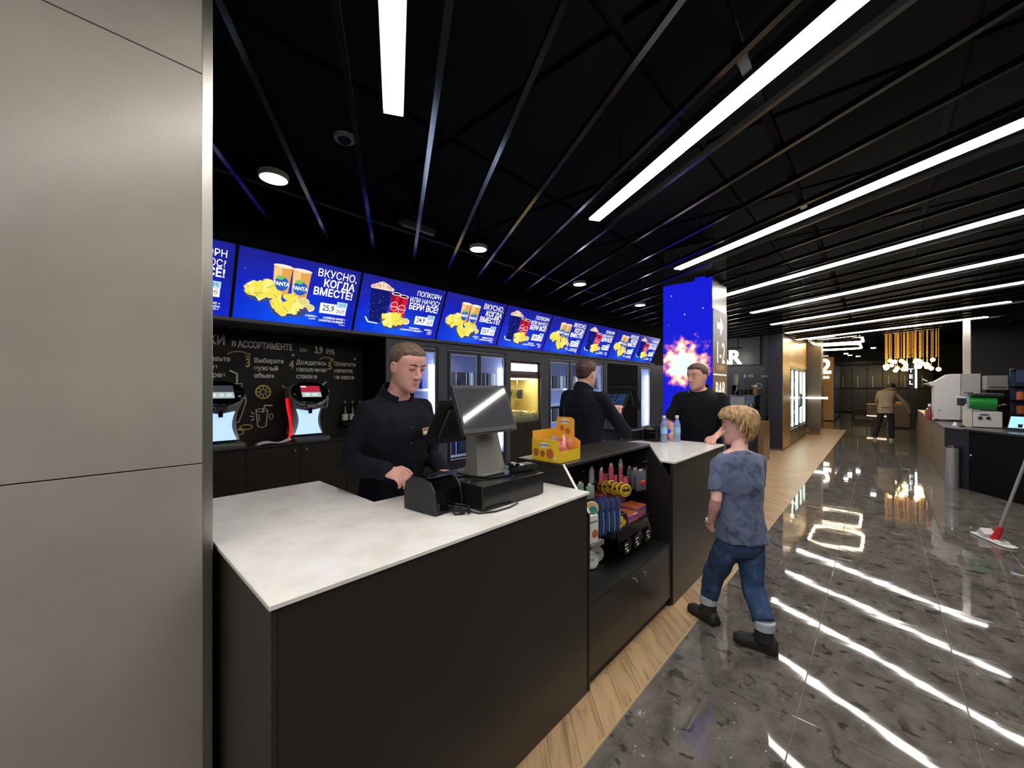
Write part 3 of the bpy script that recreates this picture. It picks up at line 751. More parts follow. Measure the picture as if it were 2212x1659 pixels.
struct('wall_upper', MB().box((-4.6, -2.5, 2.64), (-3.66, 11.6, 3.25)).box((-4.6, 9.1, 2.046), (-3.9, 11.6, 2.6395)), M['deep_black'], 'black upper wall over the menu screens')
bo = MB().box((-3.94, -2, 2.0755), (-3.935, 9.1, 2.639)).build('wall_screen_backing', M['deep_black']); tag(bo, 'black backing behind the row of menu screens', 'wall', kind='structure')

# chalk writing
CH = mat('chalk_white', (232, 230, 224), .9); CY = mat('chalk_yellow', (216, 200, 130), .9)
ck = thing('chalk_menu', 'hand lettered chalk drink instructions and drawings on the black wall', 'chalk drawing', (-4.399, 0, 0))
def ct(s, y, z, size, m=None, xs=1.0, bold=.026, al='LEFT'): return text('lettering', s, size, m or CH, ck, (.001, y, z), FACE_X, al, bold, ext=.0003, xs=xs)
ct('НАПИТКИ', .90, 1.895, .115, xs=.8, al='RIGHT'); ct('В', .945, 1.89, .06); ct('АССОРТИМЕНТЕ', .995, 1.882, .085, xs=.66)
ct('0,5л', 1.535, 1.878, .05, CY, xs=.8); ct('3,9', 1.68, 1.872, .10, xs=.7); ct('РУБ', 1.80, 1.87, .066, xs=.75)
def step(n, lines, y, yn):
    if n: ct(n, yn, 1.70, .115, CY, xs=.75)
    for k, s in enumerate(lines): ct(s, y, 1.745 - .073 * k, .062, xs=.88)
step('2', ['Поставьте', 'стакан', 'под кран'], .66, .58)
step('3', ['Выберите', 'нужный', 'объем'], 1.125, 1.055)
step('4', ['Дождитесь', 'наполнения', 'стакана'], 1.50, 1.435)
step('5', ['Оплатите', 'напиток', 'на кассе'], 1.885, 1.82)
def chalk(pts, m=CH, r=.004, name='chalk_line'):
    return MB().tube([(r + .0008, y, z) for y, z in pts], r, 5).build(name, m, ck)
def arcp(cy, cz, ry, rz, a0, a1, n=14): return [(cy + ry * math.cos(R(a0 + (a1 - a0) * k / n)), cz + rz * math.sin(R(a0 + (a1 - a0) * k / n))) for k in range(n + 1)]
chalk(arcp(1.0, 1.79, .09, .05, 160, 30), CY, .005); chalk([(1.05, 1.80), (1.09, 1.79), (1.085, 1.83)], CY, .006)
chalk(arcp(1.80, 1.79, .07, .04, 160, 30), CY, .005); chalk([(1.84, 1.805), (1.875, 1.79), (1.87, 1.825)], CY, .006)
chalk(arcp(1.43, 1.545, .07, .05, 200, 320), CY, .005); chalk([(1.46, 1.50), (1.50, 1.545), (1.50, 1.50)], CY, .006)
# bottle outline with straw
chalk([(.93, 1.66), (.985, 1.63), (.985, 1.55)], CH, .009)
chalk([(.965, 1.54), (1.03, 1.54), (1.018, 1.50), (1.018, 1.48), (1.05, 1.43), (1.06, 1.38), (1.03, 1.27), (1.0, 1.18), (.95, 1.175)], CH, .005); chalk([(.965, 1.54), (.978, 1.50), (.976, 1.48), (.94, 1.44)], CH, .005)
chalk([(1.02, 1.45), (1.027, 1.40), (1.022, 1.36)], CH, .006)
# orange slice
chalk(arcp(1.20, 1.46, .062, .062, 0, 360, 24), CY, .008)
for k in range(8):
    a = R(45 * k); chalk([(1.20 + .018 * math.cos(a), 1.46 + .018 * math.sin(a)), (1.20 + .05 * math.cos(a), 1.46 + .05 * math.sin(a))], CY, .007)
# tumbler with straw
chalk(arcp(1.19, 1.285, .05, .014, 0, 360, 20)); chalk([(1.14, 1.285), (1.155, 1.13), (1.19, 1.115), (1.225, 1.13), (1.24, 1.285)], CH, .005)
chalk([(1.19, 1.26), (1.215, 1.33), (1.28, 1.325)], CH, .009); chalk([(1.165, 1.25), (1.168, 1.18)], CH, .004)
for a in ((1.125, 1.25, 1.10, 1.27), (1.125, 1.225, 1.09, 1.23), (1.125, 1.205, 1.10, 1.19)): chalk([(a[0], a[1]), (a[2], a[3])], CH, .005)
chalk(arcp(1.27, 1.22, .016, .028, 0, 360, 14), CH, .004)
# leaves
chalk(arcp(1.06, 1.13, .05, .022, 0, 360, 16), CY, .005); chalk(arcp(1.0, 1.085, .04, .024, 20, 380, 16), CY, .005); chalk([(1.0, 1.12), (1.035, 1.11)], CY, .005)
# lidded cup
chalk(arcp(1.77, 1.46, .062, .028, 0, 180, 12)); chalk([(1.708, 1.46), (1.832, 1.46)], CH, .005); chalk([(1.715, 1.45), (1.735, 1.30), (1.775, 1.29), (1.81, 1.30), (1.825, 1.45)], CH, .005); chalk([(1.77, 1.49), (1.765, 1.54), (1.80, 1.565)], CH, .009)
for y, z in ((1.47, 1.835), (2.12, 1.83)):
    for a in (0, 60, 120): chalk([(y - .016 * math.cos(R(a)), z - .016 * math.sin(R(a))), (y + .016 * math.cos(R(a)), z + .016 * math.sin(R(a)))], CH, .003)

# back counter with doors
t = thing('back_cabinet', 'black back counter under the drink dispensers', 'counter', (0, 0, 0))
MB().box((-4.399, -2.4, 0), (-3.925, 2.2145, .98)).build('body', M['black_matte'], t)
for k in range(6):
    y0 = -.35 + .43 * k
    if y0 < 0: continue
    d = MB().box((-3.9245, y0 + .002, .1), (-3.905, min(y0 + .428, 2.214), .975)).build('cabinet_door', M['black_lam'], t, bevel=.001)
    ky = y0 + (.38 if k % 2 else .05)
    MB().lathe([(0, 0), (.007, 0), (.007, .004), (.013, .006), (.013, .012), (0, .015)], n=14).xform(Matrix.Translation((-3.9045, ky, .93)) @ Matrix.Rotation(R(90), 4, 'Y')).build('knob', M['chrome'], d, smooth=True)
o = MB().box((-4.399, -2.4, .981), (-3.9, 2.2145, 1.0)).build('worktop', M['black_lam'], bevel=.001); tag(o, 'thin black worktop carrying the drink dispensers', 'worktop')

# drink dispensers
M['disp_silver'] = mat('silver_grey_shell', (150, 150, 154), .28, .35)
M['disp_panel'] = glow('dispenser_backlight', (170, 205, 240), 0.85, sample=True, base=(200, 210, 220))
M['red'] = glow('red_side_light', (255, 24, 30), .8, sample=False, base=(200, 20, 24))
def dispenser(label, y, lit_red, scr):
    t = thing('drink_dispenser', label, 'drink dispenser', (-4.1, y, 1.0005), 0, group='drink dispensers')
    # shell: side profile extruded then pinched, leaning head
    rings = []
    for z, xf, hw in ((0.05, .00, .155), (.12, -.01, .135), (.22, -.005, .128), (.30, .03, .135), (.36, .075, .15), (.42, .08, .16), (.48, .045, .155), (.52, -.02, .13), (.535, -.06, .09)):
        xb = -.15
        rings.append([(xf - .012, -hw, z), (xf, -hw * .85, z), (xf + .01, 0, z), (xf, hw * .85, z), (xf - .012, hw, z), (xb + .02, hw, z), (xb, hw * .85, z), (xb, -hw * .85, z), (xb + .02, -hw, z)])
    MB().loft(rings).build('shell', M['disp_silver'], t, smooth=True)
    # white backlit splash panel with concave sides
    pts = []
    for k in range(9):
        v = k / 8; w = .112 - .03 * math.sin(math.pi * v) + .012 * (1 - v); pts.append((w, .055 + .245 * v))
    poly = [(a, b) for a, b in pts] + [(-a, b) for a, b in reversed(pts)]
    MB().prism(poly, (.0245, 0, 0), (0, 1, 0), (0, 0, 1), (.006, 0, 0)).build('splash_panel', M['disp_panel'], t)
    # drip tray
    tr = MB().rbox((-.13, -.165, 0), (.145, .175, .03), .04).build('drip_tray', mat('tray_clear', (150, 152, 156), .12, .6), t, bevel=.004)
    for k in range(7): MB().box((.035, -.13 + k * .04, .0305), (.135, -.115 + k * .04, .034)).build('grate_bar', M['chrome'], tr)
    MB().rbox((.03, -.06, .31), (.11, .06, .345), .02).build('nozzle_block', M['chrome'], t, bevel=.003)
    MB().cyl((.072, 0, .335), (.072, 0, .255), .022, .016, 14).build('nozzle', M['gloss_blk'], t, smooth=True)
    # tilted oval head
    Mx = Matrix.Translation((.072, 0, .455)) @ Matrix.Rotation(R(58), 4, 'Y')
    b = MB().lathe([(0, -.03), (.15, -.03), (.158, -.015), (.158, .012), (.148, .02), (0, .021)], n=36, sy=1.08, sx=.74).xform(Mx).build('oval_bezel', M['gloss_blk'], t, smooth=True)
    MB().lathe([(.148, -.05), (.164, -.045), (.168, -.032), (.150, -.03), (.148, -.05)], n=36, sy=1.08, sx=.74, cap=False).xform(Mx).build('silver_rim', M['disp_silver'], t, smooth=True)
    sw, sh = .088, .062
    for (u0, u1, v0, v1, m, nm) in scr:
        MB().box((-(v1 - .5) * 2 * sh, (u0 - .5) * 2 * sw, .0212), (-(v0 - .5) * 2 * sh, (u1 - .5) * 2 * sw, .0218)).xform(Mx).build(nm, m, b)
    if lit_red:
        rr = []
        for k in range(10):
            v = k / 9; x = -.05 + .045 * math.sin(v * 5.2 + .9); rr.append([(x - .02, -.171 + .03 * math.sin(math.pi * v), .0 + .40 * v), (x + .02, -.171 + .03 * math.sin(math.pi * v), .40 * v), (x + .02, -.161 + .03 * math.sin(math.pi * v), .40 * v), (x - .02, -.161 + .03 * math.sin(math.pi * v), .40 * v)])
        MB().loft(rr).build('red_side_strip', M['red'], t, smooth=True, label='glowing red side strip')
    return t
gs = lambda n, c, s=.9: glow(n, c, s)
dispenser('silver drink dispenser half hidden behind the grey column edge', .79, False, [(0, 1, .5, 1, gs('scr_dark', (70, 74, 84), .6), 'screen_image'), (0, 1, 0, .48, gs('scr_pale', (170, 186, 186), .8), 'screen_image'), (.1, .3, .15, .38, gs('scr_btn', (220, 232, 226)), 'screen_button'), (.4, .6, .15, .38, gs('scr_btn2', (200, 232, 220)), 'screen_button'), (.7, .9, .15, .38, gs('scr_btn3', (206, 224, 216)), 'screen_button')])
dispenser('silver drink dispenser with a glowing red side and red screen', 1.50, True, [(0, 1, .45, 1, gs('scr_red', (170, 34, 60), .9), 'screen_image'), (0, 1, 0, .43, gs('scr_pale2', (176, 190, 190), .8), 'screen_image'), (0, .3, .86, 1, gs('scr_wht', (240, 225, 225)), 'screen_image'), (.15, .4, .12, .34, gs('scr_btn4', (220, 232, 226)), 'screen_button'), (.55, .8, .12, .34, gs('scr_btn5', (210, 228, 226)), 'screen_button')])
# towel and small bottles
tw = []
for k in range(9):
    v = k / 8; tw.append([(x + .012 * math.sin(v * 4), -.14 + .28 * v, z + .008 * math.sin(v * 7) + .012 * v) for x, z in ((.03, .001), (.04, .008), (.0, .02 + .006 * math.sin(k)), (-.04, .008), (-.03, .001))])
o = MB().loft(tw).build('folded_napkin', M['paper'], smooth=True); o.location = (-3.97, 1.17, 1.0003); o.rotation_euler = (0, 0, R(8)); tag(o, 'crumpled white napkin between the two drink dispensers', 'napkin')
t = thing('bottle_shelf', 'small black shelf of syrup bottles right of the red dispenser', 'shelf', (0, 0, 0))
MB().box((-4.398, 1.93, 1.10), (-4.27, 2.21, 1.115)).build('board', M['black_lam'], t)
MB().box((-4.398, 1.95, 1.02), (-4.385, 2.2, 1.0995)).build('bracket', M['black_matte'], t)
bg = mat('dark_bottle_glass', (36, 30, 28), .1); cp = mat('gold_cap', (196, 176, 120), .3, .6)
for k in range(3):
    t = thing('syrup_bottle', ['dark syrup bottle with gold cap, nearest the red dispenser', 'dark syrup bottle with gold cap in the middle of three', 'dark syrup bottle with gold cap, nearest the first cashier'][k], 'bottle', (-4.325, 1.975 + .085 * k, 1.1155), group='syrup bottles')
    MB().lathe([(0, 0), (.03, 0), (.032, .01), (.032, .12), (.012, .17), (.012, .215), (0, .215)], n=18).build('glass', bg, t, smooth=True)
    MB().lathe([(.0325, .03), (.033, .03), (.033, .1), (.0325, .1), (.0325, .03)], n=18, cap=False).build('label', M['paper'], t)
    MB().lathe([(0, .2155), (.014, .2155), (.014, .24), (0, .24)], n=14).build('cap', cp, t)

# ------------------------------------------------------------------ menu screens
def board_blue():
    m = glow('menu_screen_blue', (20, 40, 200), 1.0, sample=True, coat=True)
    t = N(m, 'ShaderNodeTexCoord'); sp = N(m, 'ShaderNodeSeparateXYZ'); L(m, t.outputs['Object'], sp.inputs[0])
    gr = N(m, 'ShaderNodeTexGradient', gradient_type='SPHERICAL')
    mp = N(m, 'ShaderNodeMapping'); mp.inputs['Location'].default_value = (-.38, -.1, 0); mp.inputs['Scale'].default_value = (1.5, 1.9, 1)
    mp.vector_type = 'TEXTURE'; mp.inputs['Location'].default_value = (.40, .06, 0); mp.inputs['Scale'].default_value = (.75, .5, 1)
    L(m, t.outputs['Object'], mp.inputs[0]); L(m, mp.outputs[0], gr.inputs[0])
    n = noise_tex(m, t.outputs['Object'], 3.0, 3, .5, 1.0)
    c = ramp(m, gr.outputs['Fac'], [(0, lin((24, 30, 150))), (.35, lin((16, 36, 196))), (.8, lin((14, 74, 236))), (1, lin((20, 96, 245)))])
    dk = ramp(m, n, [(.35, (.75, .75, .8)), (.7, (1.1, 1.1, 1.1))])
    c = mixc(m, 1, c, dk, 'MULTIPLY')
    st = N(m, 'ShaderNodeTexVoronoi'); st.inputs['Scale'].default_value = 14; L(m, t.outputs['Object'], st.inputs['Vector'])
    sf = ramp(m, st.outputs['Distance'], [(.03, (1, 1, 1)), (.06, (0, 0, 0))])
    pk = N(m, 'ShaderNodeSeparateColor'); L(m, st.outputs['Color'], pk.inputs[0])
    pr = ramp(m, pk.outputs[1], [(.78, (0, 0, 0)), (.8, (1, 1, 1))])
    top = N(m, 'ShaderNodeMapRange'); top.inputs[1].default_value = .25; top.inputs[2].default_value = .5; L(m, sp.outputs[1], top.inputs[0])
    f = mixc(m, 1, sf, pr, 'MULTIPLY'); f = mixc(m, 1, f, top.outputs[0], 'MULTIPLY')
    c = mixc(m, f, c, lin((210, 220, 255)))
    L(m, c, bs(m).inputs['Emission Color']); bs(m).inputs['Emission Strength'].default_value = .88
    bs(m).inputs['Roughness'].default_value = .22; return m
BLUE = board_blue()
g_ = lambda n, c, s=.86: glow(n, c, s)
E_ = dict(white=g_('px_white', (255, 255, 255), 1.05), orange=g_('px_orange', (224, 160, 80)), orange2=g_('px_light_orange', (242, 196, 128)), rim=g_('px_rim', (250, 226, 206)), nacho=g_('px_nacho', (236, 222, 84)), nacho2=g_('px_nacho_pale', (246, 236, 130)), nacho3=g_('px_nacho_shade', (176, 156, 60)),
          tray=g_('px_tray', (62, 70, 128)), tray2=g_('px_tray_pale', (150, 160, 214)), dip=g_('px_dip', (220, 206, 120)), price=g_('px_price', (244, 246, 255)), sale=g_('px_sale', (170, 216, 246)), ink=g_('px_ink', (20, 22, 40)), red=g_('px_red', (206, 28, 56)), red2=g_('px_dark_red', (150, 14, 36)), bucket=g_('px_bucket', (18, 24, 104)), corn=g_('px_corn', (240, 214, 190)), corn2=g_('px_corn_shade', (214, 170, 140)), lblue=g_('px_logo_blue', (36, 90, 190)), green=g_('px_leaf', (110, 196, 90)), star=g_('px_star', (150, 170, 240)))
BW, BH = 1.005, .585
def poly_mesh(polys, z, th=.0006):
    b = MB()
    for mi, p in polys:
        b.mat(mi).prism(p, (0, 0, z), (1, 0, 0), (0, 1, 0), (0, 0, th))
    return b
def uv(pts): return [(u * BW, v * BH) for u, v in pts]
rb = random.Random(11)
def nachos(cx, cy, rx, ry, z, parent):
    MB().prism(uv([(cx - rx * 1.05, cy), (cx - rx * .75, cy - ry * .85), (cx - rx * .2, cy - ry * 1.25), (cx + rx * .1, cy - ry * 1.05), (cx + rx * .7, cy - ry * .9), (cx + rx * 1.08, cy - ry * .3), (cx + rx * .9, cy + .02)]), (0, 0, z), (1, 0, 0), (0, 1, 0), (0, 0, .0005)).build('pictured_tray', E_['tray'], parent)
    b = MB(); zz = z + .0006
    for k in range(26):
        a = rb.uniform(0, 2 * math.pi); r = math.sqrt(rb.random())
        x, y = cx + rx * .8 * r * math.cos(a), cy + ry * .8 * r * math.sin(a) + .02
        s = rb.uniform(.035, .055); t0 = rb.uniform(0, 6.28)
        tri = [(x + s * math.cos(t0 + d), y + s * 1.5 * math.sin(t0 + d)) for d in (0, 1.9, 2.5, 4.1, 4.7)]
        b.mat(0 if k % 3 else 1).prism(uv(tri), (0, 0, zz), (1, 0, 0), (0, 1, 0), (0, 0, .0001)); zz += .00012
        if k % 2: b.mat(2).prism(uv([tri[0], tri[1], (tri[1][0], tri[1][1] - .012), (tri[0][0], tri[0][1] - .012)]), (0, 0, zz), (1, 0, 0), (0, 1, 0), (0, 0, .0001)); zz += .00012
    b.build('pictured_nachos', [E_['nacho'], E_['nacho2'], E_['nacho3']], parent)
def cup(cx, y0, y1, wt, wb, parent, kind, z):
    b = MB()
    a, c = (0, 1) if kind == 'orange' else (0, 1)
    b.mat(0).prism(uv([(cx - wb, y0), (cx + wb, y0), (cx + wt, y1), (cx - wt, y1)]), (0, 0, z), (1, 0, 0), (0, 1, 0), (0, 0, .0004))
    b.mat(1).prism(uv([(cx - wb * .9, y0), (cx - wb * .1, y0), (cx - wt * .1, y1 - .03), (cx - wt * .9, y1 - .03)]), (0, 0, z + .0005), (1, 0, 0), (0, 1, 0), (0, 0, .0002))
    b.mat(2).prism(uv(oval(cx, y1, wt * 1.06, .026 if kind == 'orange' else .03)), (0, 0, z + .0008), (1, 0, 0), (0, 1, 0), (0, 0, .0003))
    if kind == 'orange':
        b.mat(3).prism(uv(oval(cx, y0 + (y1 - y0) * .42, wt * .78, .105)), (0, 0, z + .0012), (1, 0, 0), (0, 1, 0), (0, 0, .0002))
        b.mat(4).prism(uv(oval(cx - wt * .2, y0 + (y1 - y0) * .62, wt * .42, .03)), (0, 0, z + .0015), (1, 0, 0), (0, 1, 0), (0, 0, .0002))
        o = b.build('pictured_cup', [E_['orange'], E_['orange2'], E_['rim'], E_['lblue'], E_['green']], parent)
        text('lettering', 'FANTA', .046, E_['white'], o, (cx * BW, (y0 + (y1 - y0) * .36) * BH, z + .002), (0, 0, 0), 'CENTER', .03, ext=.0001, xs=.85)
    else:
        b.mat(3).prism(uv(oval(cx, y1, wt * .8, .018)), (0, 0, z + .0012), (1, 0, 0), (0, 1, 0), (0, 0, .0002))
        b.mat(2).prism(uv(oval(cx, y0 + (y1 - y0) * .42, wt * .82, .085)), (0, 0, z + .0012), (1, 0, 0), (0, 1, 0), (0, 0, .0002))
        b.mat(0).prism(uv(oval(cx, y0 + (y1 - y0) * .42, wt * .74, .075)), (0, 0, z + .0015), (1, 0, 0), (0, 1, 0), (0, 0, .0002))
        o = b.build('pictured_cup', [E_['red'], E_['red2'], E_['rim'], E_['ink']], parent)
        text('lettering', 'Coca-Cola', .018, E_['white'], o, (cx * BW, (y0 + (y1 - y0) * .38) * BH, z + .002), (0, 0, 0), 'CENTER', .02, ext=.0001)
def menu(kind, y, label):
    t = bpy.data.objects.new('menu_screen', None); COL.objects.link(t); t.empty_display_size = .05
    tag(t, label, 'menu screen', 'menu screens above the back wall')
    v = Vector((.386, 0, .923)).normalized(); u = Vector((0, 1, 0)); n = u.cross(v)
    Mx = Matrix.Identity(4)
    for i in range(3): Mx[i][0], Mx[i][1], Mx[i][2] = u[i], v[i], n[i]
    Mx.translation = Vector((-3.9, y + .008, 2.078)); t.matrix_world = Mx
    MB().box((-.006, -.006, -.04), (BW + .002, BH + .006, -.0005)).build('frame', M['black_matte'], t)
    s = MB().box((.003, .003, 0), (BW - .007, BH - .003, .0015)).build('display', BLUE, t)
    z = .002
    W_ = E_['white']
    def tx(b, sz, uu, vv, bold=.0, m=None, al='RIGHT', xs=1.0): return text('lettering', b, sz, m or W_, t, (uu * BW, vv * BH, .0045), (0, 0, 0), al, bold, ext=.0002, xs=xs)
    def price(p, sale, u0, u1, v0, v1):
        b = MB().box((u0 * BW, v0 * BH, z), (u1 * BW, v1 * BH, z + .0008)).build('price_tag', E_['price'], t)
        MB().box(((u1 - .095) * BW, (v1 - .045) * BH, z + .001), ((u1 + .004) * BW, (v1 + .05) * BH, z + .0014)).build('sale_flash', E_['sale'], b)
        tx(p, .078, u0 + .022, v0 + .045, .008, E_['ink'], 'LEFT', .82); tx('руб', .052, u1 - .012, v0 + .035, .0, E_['ink'], 'RIGHT', .85)
        tx(sale, .036, u1 - .046, v1 - .015, .0, E_['ink'], 'CENTER')
    if kind == 'A':
        cup(.325, .40, .84, .072, .058, t, 'orange', z); cup(.475, .37, .83, .076, .06, t, 'orange', z + .003)
        nachos(.20, .43, .145, .13, z + .006, t)
        for du, dv in ((.515, .37), (.565, .29)):
            b = MB(); b.mat(0).prism(uv(oval(du, dv, .052, .062)), (0, 0, z + .0095), (1, 0, 0), (0, 1, 0), (0, 0, .0003)); b.mat(1).prism(uv(oval(du, dv + .006, .043, .048)), (0, 0, z + .0099), (1, 0, 0), (0, 1, 0), (0, 0, .0002)); b.build('pictured_dip', [E_['rim'], E_['dip']], t)
        nachos(.40, .27, .16, .15, z + .0105, t)
        tx('ВКУСНО,', .095, .965, .805, .003, xs=.88); tx('КОГДА', .095, .955, .66, .022, xs=.88); tx('ВМЕСТЕ!', .095, .95, .515, .022, xs=.88)
        price('25,9', '-21%', .665, .91, .235, .40)
        tx('2 СОУСА +', .026, .655, .15, .02, xs=.8); tx('сырный', .016, .64, .115, .01); tx('2 КОРЕКСА НАЧОС +', .026, .92, .15, .02, xs=.8); tx('2 НАПИТКА НА ВЫБОР +', .026, .92, .10, .02, xs=.8); tx('по 0,5 л', .016, .92, .065, .01)
    else:
        b = MB(); b.mat(0).prism(uv([(.14, .22), (.30, .20), (.34, .80), (.10, .80)]), (0, 0, z), (1, 0, 0), (0, 1, 0), (0, 0, .0004))
        for k in range(26):
            x_, y_ = .12 + .2 * rb.random(), .27 + .5 * rb.random(); b.mat(1).prism(uv(oval(x_, y_, .0028, .005, 6)), (0, 0, z + .0005), (1, 0, 0), (0, 1, 0), (0, 0, .0002))
        b.build('pictured_bucket', [E_['bucket'], E_['star']], t)
        b = MB(); b.mat(0).prism(uv([(.10, .785), (.34, .785), (.33, .82), (.29, .87), (.25, .91), (.21, .925), (.17, .895), (.12, .83)]), (0, 0, z + .0006), (1, 0, 0), (0, 1, 0), (0, 0, .0001))
        for k in range(70):
            x_ = .22 + .115 * rb.uniform(-1, 1); h_ = .02 + (.12 - abs(x_ - .22)) * rb.random(); b.mat(k % 3 == 0 and 1 or 0).prism(uv(oval(x_, .795 + h_ * .9, .016, .026, 8)), (0, 0, z + .0008 + .0001 * k), (1, 0, 0), (0, 1, 0), (0, 0, .0001))
        b.build('pictured_popcorn', [E_['corn'], E_['corn2']], t)
        MB().prism(uv([(.10, .28), (.14, .20), (.24, .19), (.24, .175), (.13, .185), (.09, .275)]), (0, 0, z), (1, 0, 0), (0, 1, 0), (0, 0, .0004)).build('pictured_straw', E_['white'], t)
        cup(.385, .37, .76, .052, .044, t, 'red', z + .005); cup(.475, .33, .74, .055, .046, t, 'red', z + .008)
        nachos(.40, .27, .15, .14, z + .011, t)
        b = MB(); b.mat(0).prism(uv(oval(.55, .29, .05, .06)), (0, 0, z + .0145), (1, 0, 0), (0, 1, 0), (0, 0, .0003)); b.mat(1).prism(uv(oval(.55, .296, .041, .046)), (0, 0, z + .0149), (1, 0, 0), (0, 1, 0), (0, 0, .0002)); b.build('pictured_dip', [E_['rim'], E_['dip']], t)
        tx('ПОПКОРН', .076, .95, .80, .0, xs=.85); tx('ИЛИ НАЧОС?', .076, .945, .67, .0, xs=.8); tx('БЕРИ ВСЁ!', .094, .945, .535, .022, xs=.8)
        price('24,9', '-22%', .67, .92, .26, .42)
        tx('ПОПКОРН +', .024, .76, .16, .02); tx('2 НАПИТКА НА ВЫБОР +', .024, .80, .115, .02); tx('НАЧОС +', .024, .93, .16, .02); tx('СОУС', .022, .93, .115, .02); tx('по 0,5 л', .016, .92, .085, .01)
    return t
# one of each kind is built, the rest are copies
ys = [.833 + 1.0215 * k for k in range(-1, 8)]
LBL = ['menu screen with popcorn and red cups cut off by the grey column', 'large menu screen of two orange cups and nachos nearest the column', 'menu screen with popcorn bucket and red cups above the first cashier', 'menu screen of orange cups and nachos above the first glass fridge', 'menu screen with popcorn bucket and red cups above the popcorn warmer', 'menu screen of orange cups and nachos over the second cashier', 'fourth popcorn bucket menu screen from the column', 'fourth orange cup menu screen from the column', 'last and palest menu screen beside the blue column']
mB = menu('B', ys[0], LBL[0]); mA = menu('A', ys[1], LBL[1])
for k in range(2, 9):
    src = mA if k % 2 else mB
    c = dup(src, label=LBL[k]); Mx = src.matrix_world.copy(); Mx.translation = Vector((-3.9, ys[k] + .008, 2.078)); c.matrix_world = Mx

# ------------------------------------------------------------------ fridges
M['tube'] = glow('fridge_tube', (222, 228, 255), 16.0, sample=True)
M['fr_in'] = mat('fridge_lining', (205, 208, 238), .5); M['fr_back'] = mat('fridge_back', (160, 164, 196), .5)
M['fr_frame'] = mat('fridge_frame', (40, 42, 46), .35); M['edge_l'] = mat('bright_edge', (206, 214, 236), .3, .2)
M['bin'] = mat('dark_bin', (26, 28, 40), .35); M['shelf_w'] = mat('fridge_shelf', (214, 220, 240), .4)
M['blue_bot'] = mat('blue_bottle', (28, 36, 130), .15); M['grn'] = mat('green_packs', (70, 160, 110), .4); M['steel_l'] = mat('lower_grey', (70, 72, 76), .45)
def fridge(y0, y1, nd, label, contents):
    t = thing('glass_fridge', label, 'fridge', (-3.9, y0, 0), group='glass door fridges behind the counter')
    w = y1 - y0
    MB().box((-.62, 0.004, 0), (-.60, w - .004, 1.98)).build('back', M['fr_back'], t)
    MB().box((-.5995, .004, .55), (-.03, .018, 1.95)).box((-.5995, w - .018, .55), (-.03, w - .004, 1.95)).build('side_wall', M['fr_in'], t)
    MB().box((-.5995, .004, 1.951), (-.03, w - .004, 1.979)).build('ceiling', M['fr_in'], t)
    MB().box((-.5995, .0045, 0.02), (-.03, w - .0045, .549)).build('machine_box', M['steel_l'], t)
    dw = w / nd
    for k in range(nd):
        a, b = k * dw + .006, (k + 1) * dw - .006
        d = MB().box((-.029, a, .05), (0, a + .035, 1.965)).box((-.029, b - .035, .05), (0, b, 1.965)).box((-.029, a + .0352, 1.925), (0, b - .0352, 1.965)).box((-.029, a + .0352, .05), (0, b - .0352, .60)).build('door', M['fr_frame'], t)
        MB().box((-.016, a + .0355, .6005), (-.012, b - .0355, 1.9245)).build('glass', M['pane'], d)
        e = MB().box((-.010, a + .036, .602), (.001, a + .043, 1.923)).box((-.010, b - .043, .602), (.001, b - .036, 1.923)).box((-.010, a + .044, 1.914), (.001, b - .044, 1.923)).box((-.010, a + .044, .602), (.001, b - .044, .61)).build('door_seal', M['edge_l'], d)
        MB().box((.001, (b - .028 if k % 2 == 0 else a + .008), .95), (.03, (b - .012 if k % 2 == 0 else a + .024), 1.3)).build('handle', M['fr_frame'], d, bevel=.004)
        MB().cyl((-.055, a + .028, .66), (-.055, a + .028, 1.90), .014, n=8).build('light_tube', M['tube'], t, smooth=True)  # extra tube hidden behind the door frame, added to brighten the interior
        if k % 2 or nd == 1:
            MB().cyl((-.06, b - .07, .66), (-.06, b - .07, 1.78), .016, n=10).build('light_tube', M['tube'], t, smooth=True)
        MB().box((-.06, a + .045, 1.80), (-.055, a + .085, 1.86)).build('temperature_card', M['paper'], t)
    shelf_z = [.62, .92, 1.20, 1.47]
    for z in shelf_z: MB().box((-.59, .02, z), (-.10, w - .02, z + .014)).box((-.099, .02, z - .008), (-.088, w - .02, z + .02)).build('shelf', M['shelf_w'], t)
    return t
FA = fridge(2.365, 2.915, 1, 'glass fridge with blue bottles behind the first cashier', None)
FB = fridge(3.065, 4.095, 2, 'two door glass fridge between the first cashier and the popcorn warmer', None)
FC = fridge(5.105, 6.825, 3, 'wide glass fridge right of the popcorn warmer behind the second cashier', None)
FD = fridge(8.425, 8.955, 1, 'narrow dim glass cabinet beside the blue column', None)
def bins(y0, n, z, step, label):
    for k in range(n):
        t = thing('tray_bin', 'dark food bin in the %s, %s from the left' % (label, ORD[k]), 'bin', (-4.1, y0 + step * k, z + .0145), group='dark bins in the fridges')
        h, w = .22, step * .44
        MB().box((-.15, -w, 0), (.08, w, .006)).box((.074, -w, .0065), (.08, w, h)).box((-.15, -w, .0065), (-.144, w, h)).box((-.1435, -w, .0065), (.0735, -w + .006, h)).box((-.1435, w - .006, .0065), (.0735, w, h)).build('bin', M['bin'], t)
        MB().box((.0805, w - .02, .01), (.084, w - .012, h - .01)).build('bright_edge', M['edge_l'], t)
bins(3.23, 5, 1.47, .175, 'upper shelf of the two door fridge'); bins(5.26, 8, 1.47, .19, 'upper shelf of the wide fridge'); bins(5.26, 8, .92, .19, 'lower shelf of the wide fridge')
bins(3.23, 5, .62, .175, 'bottom shelf of the two door fridge')
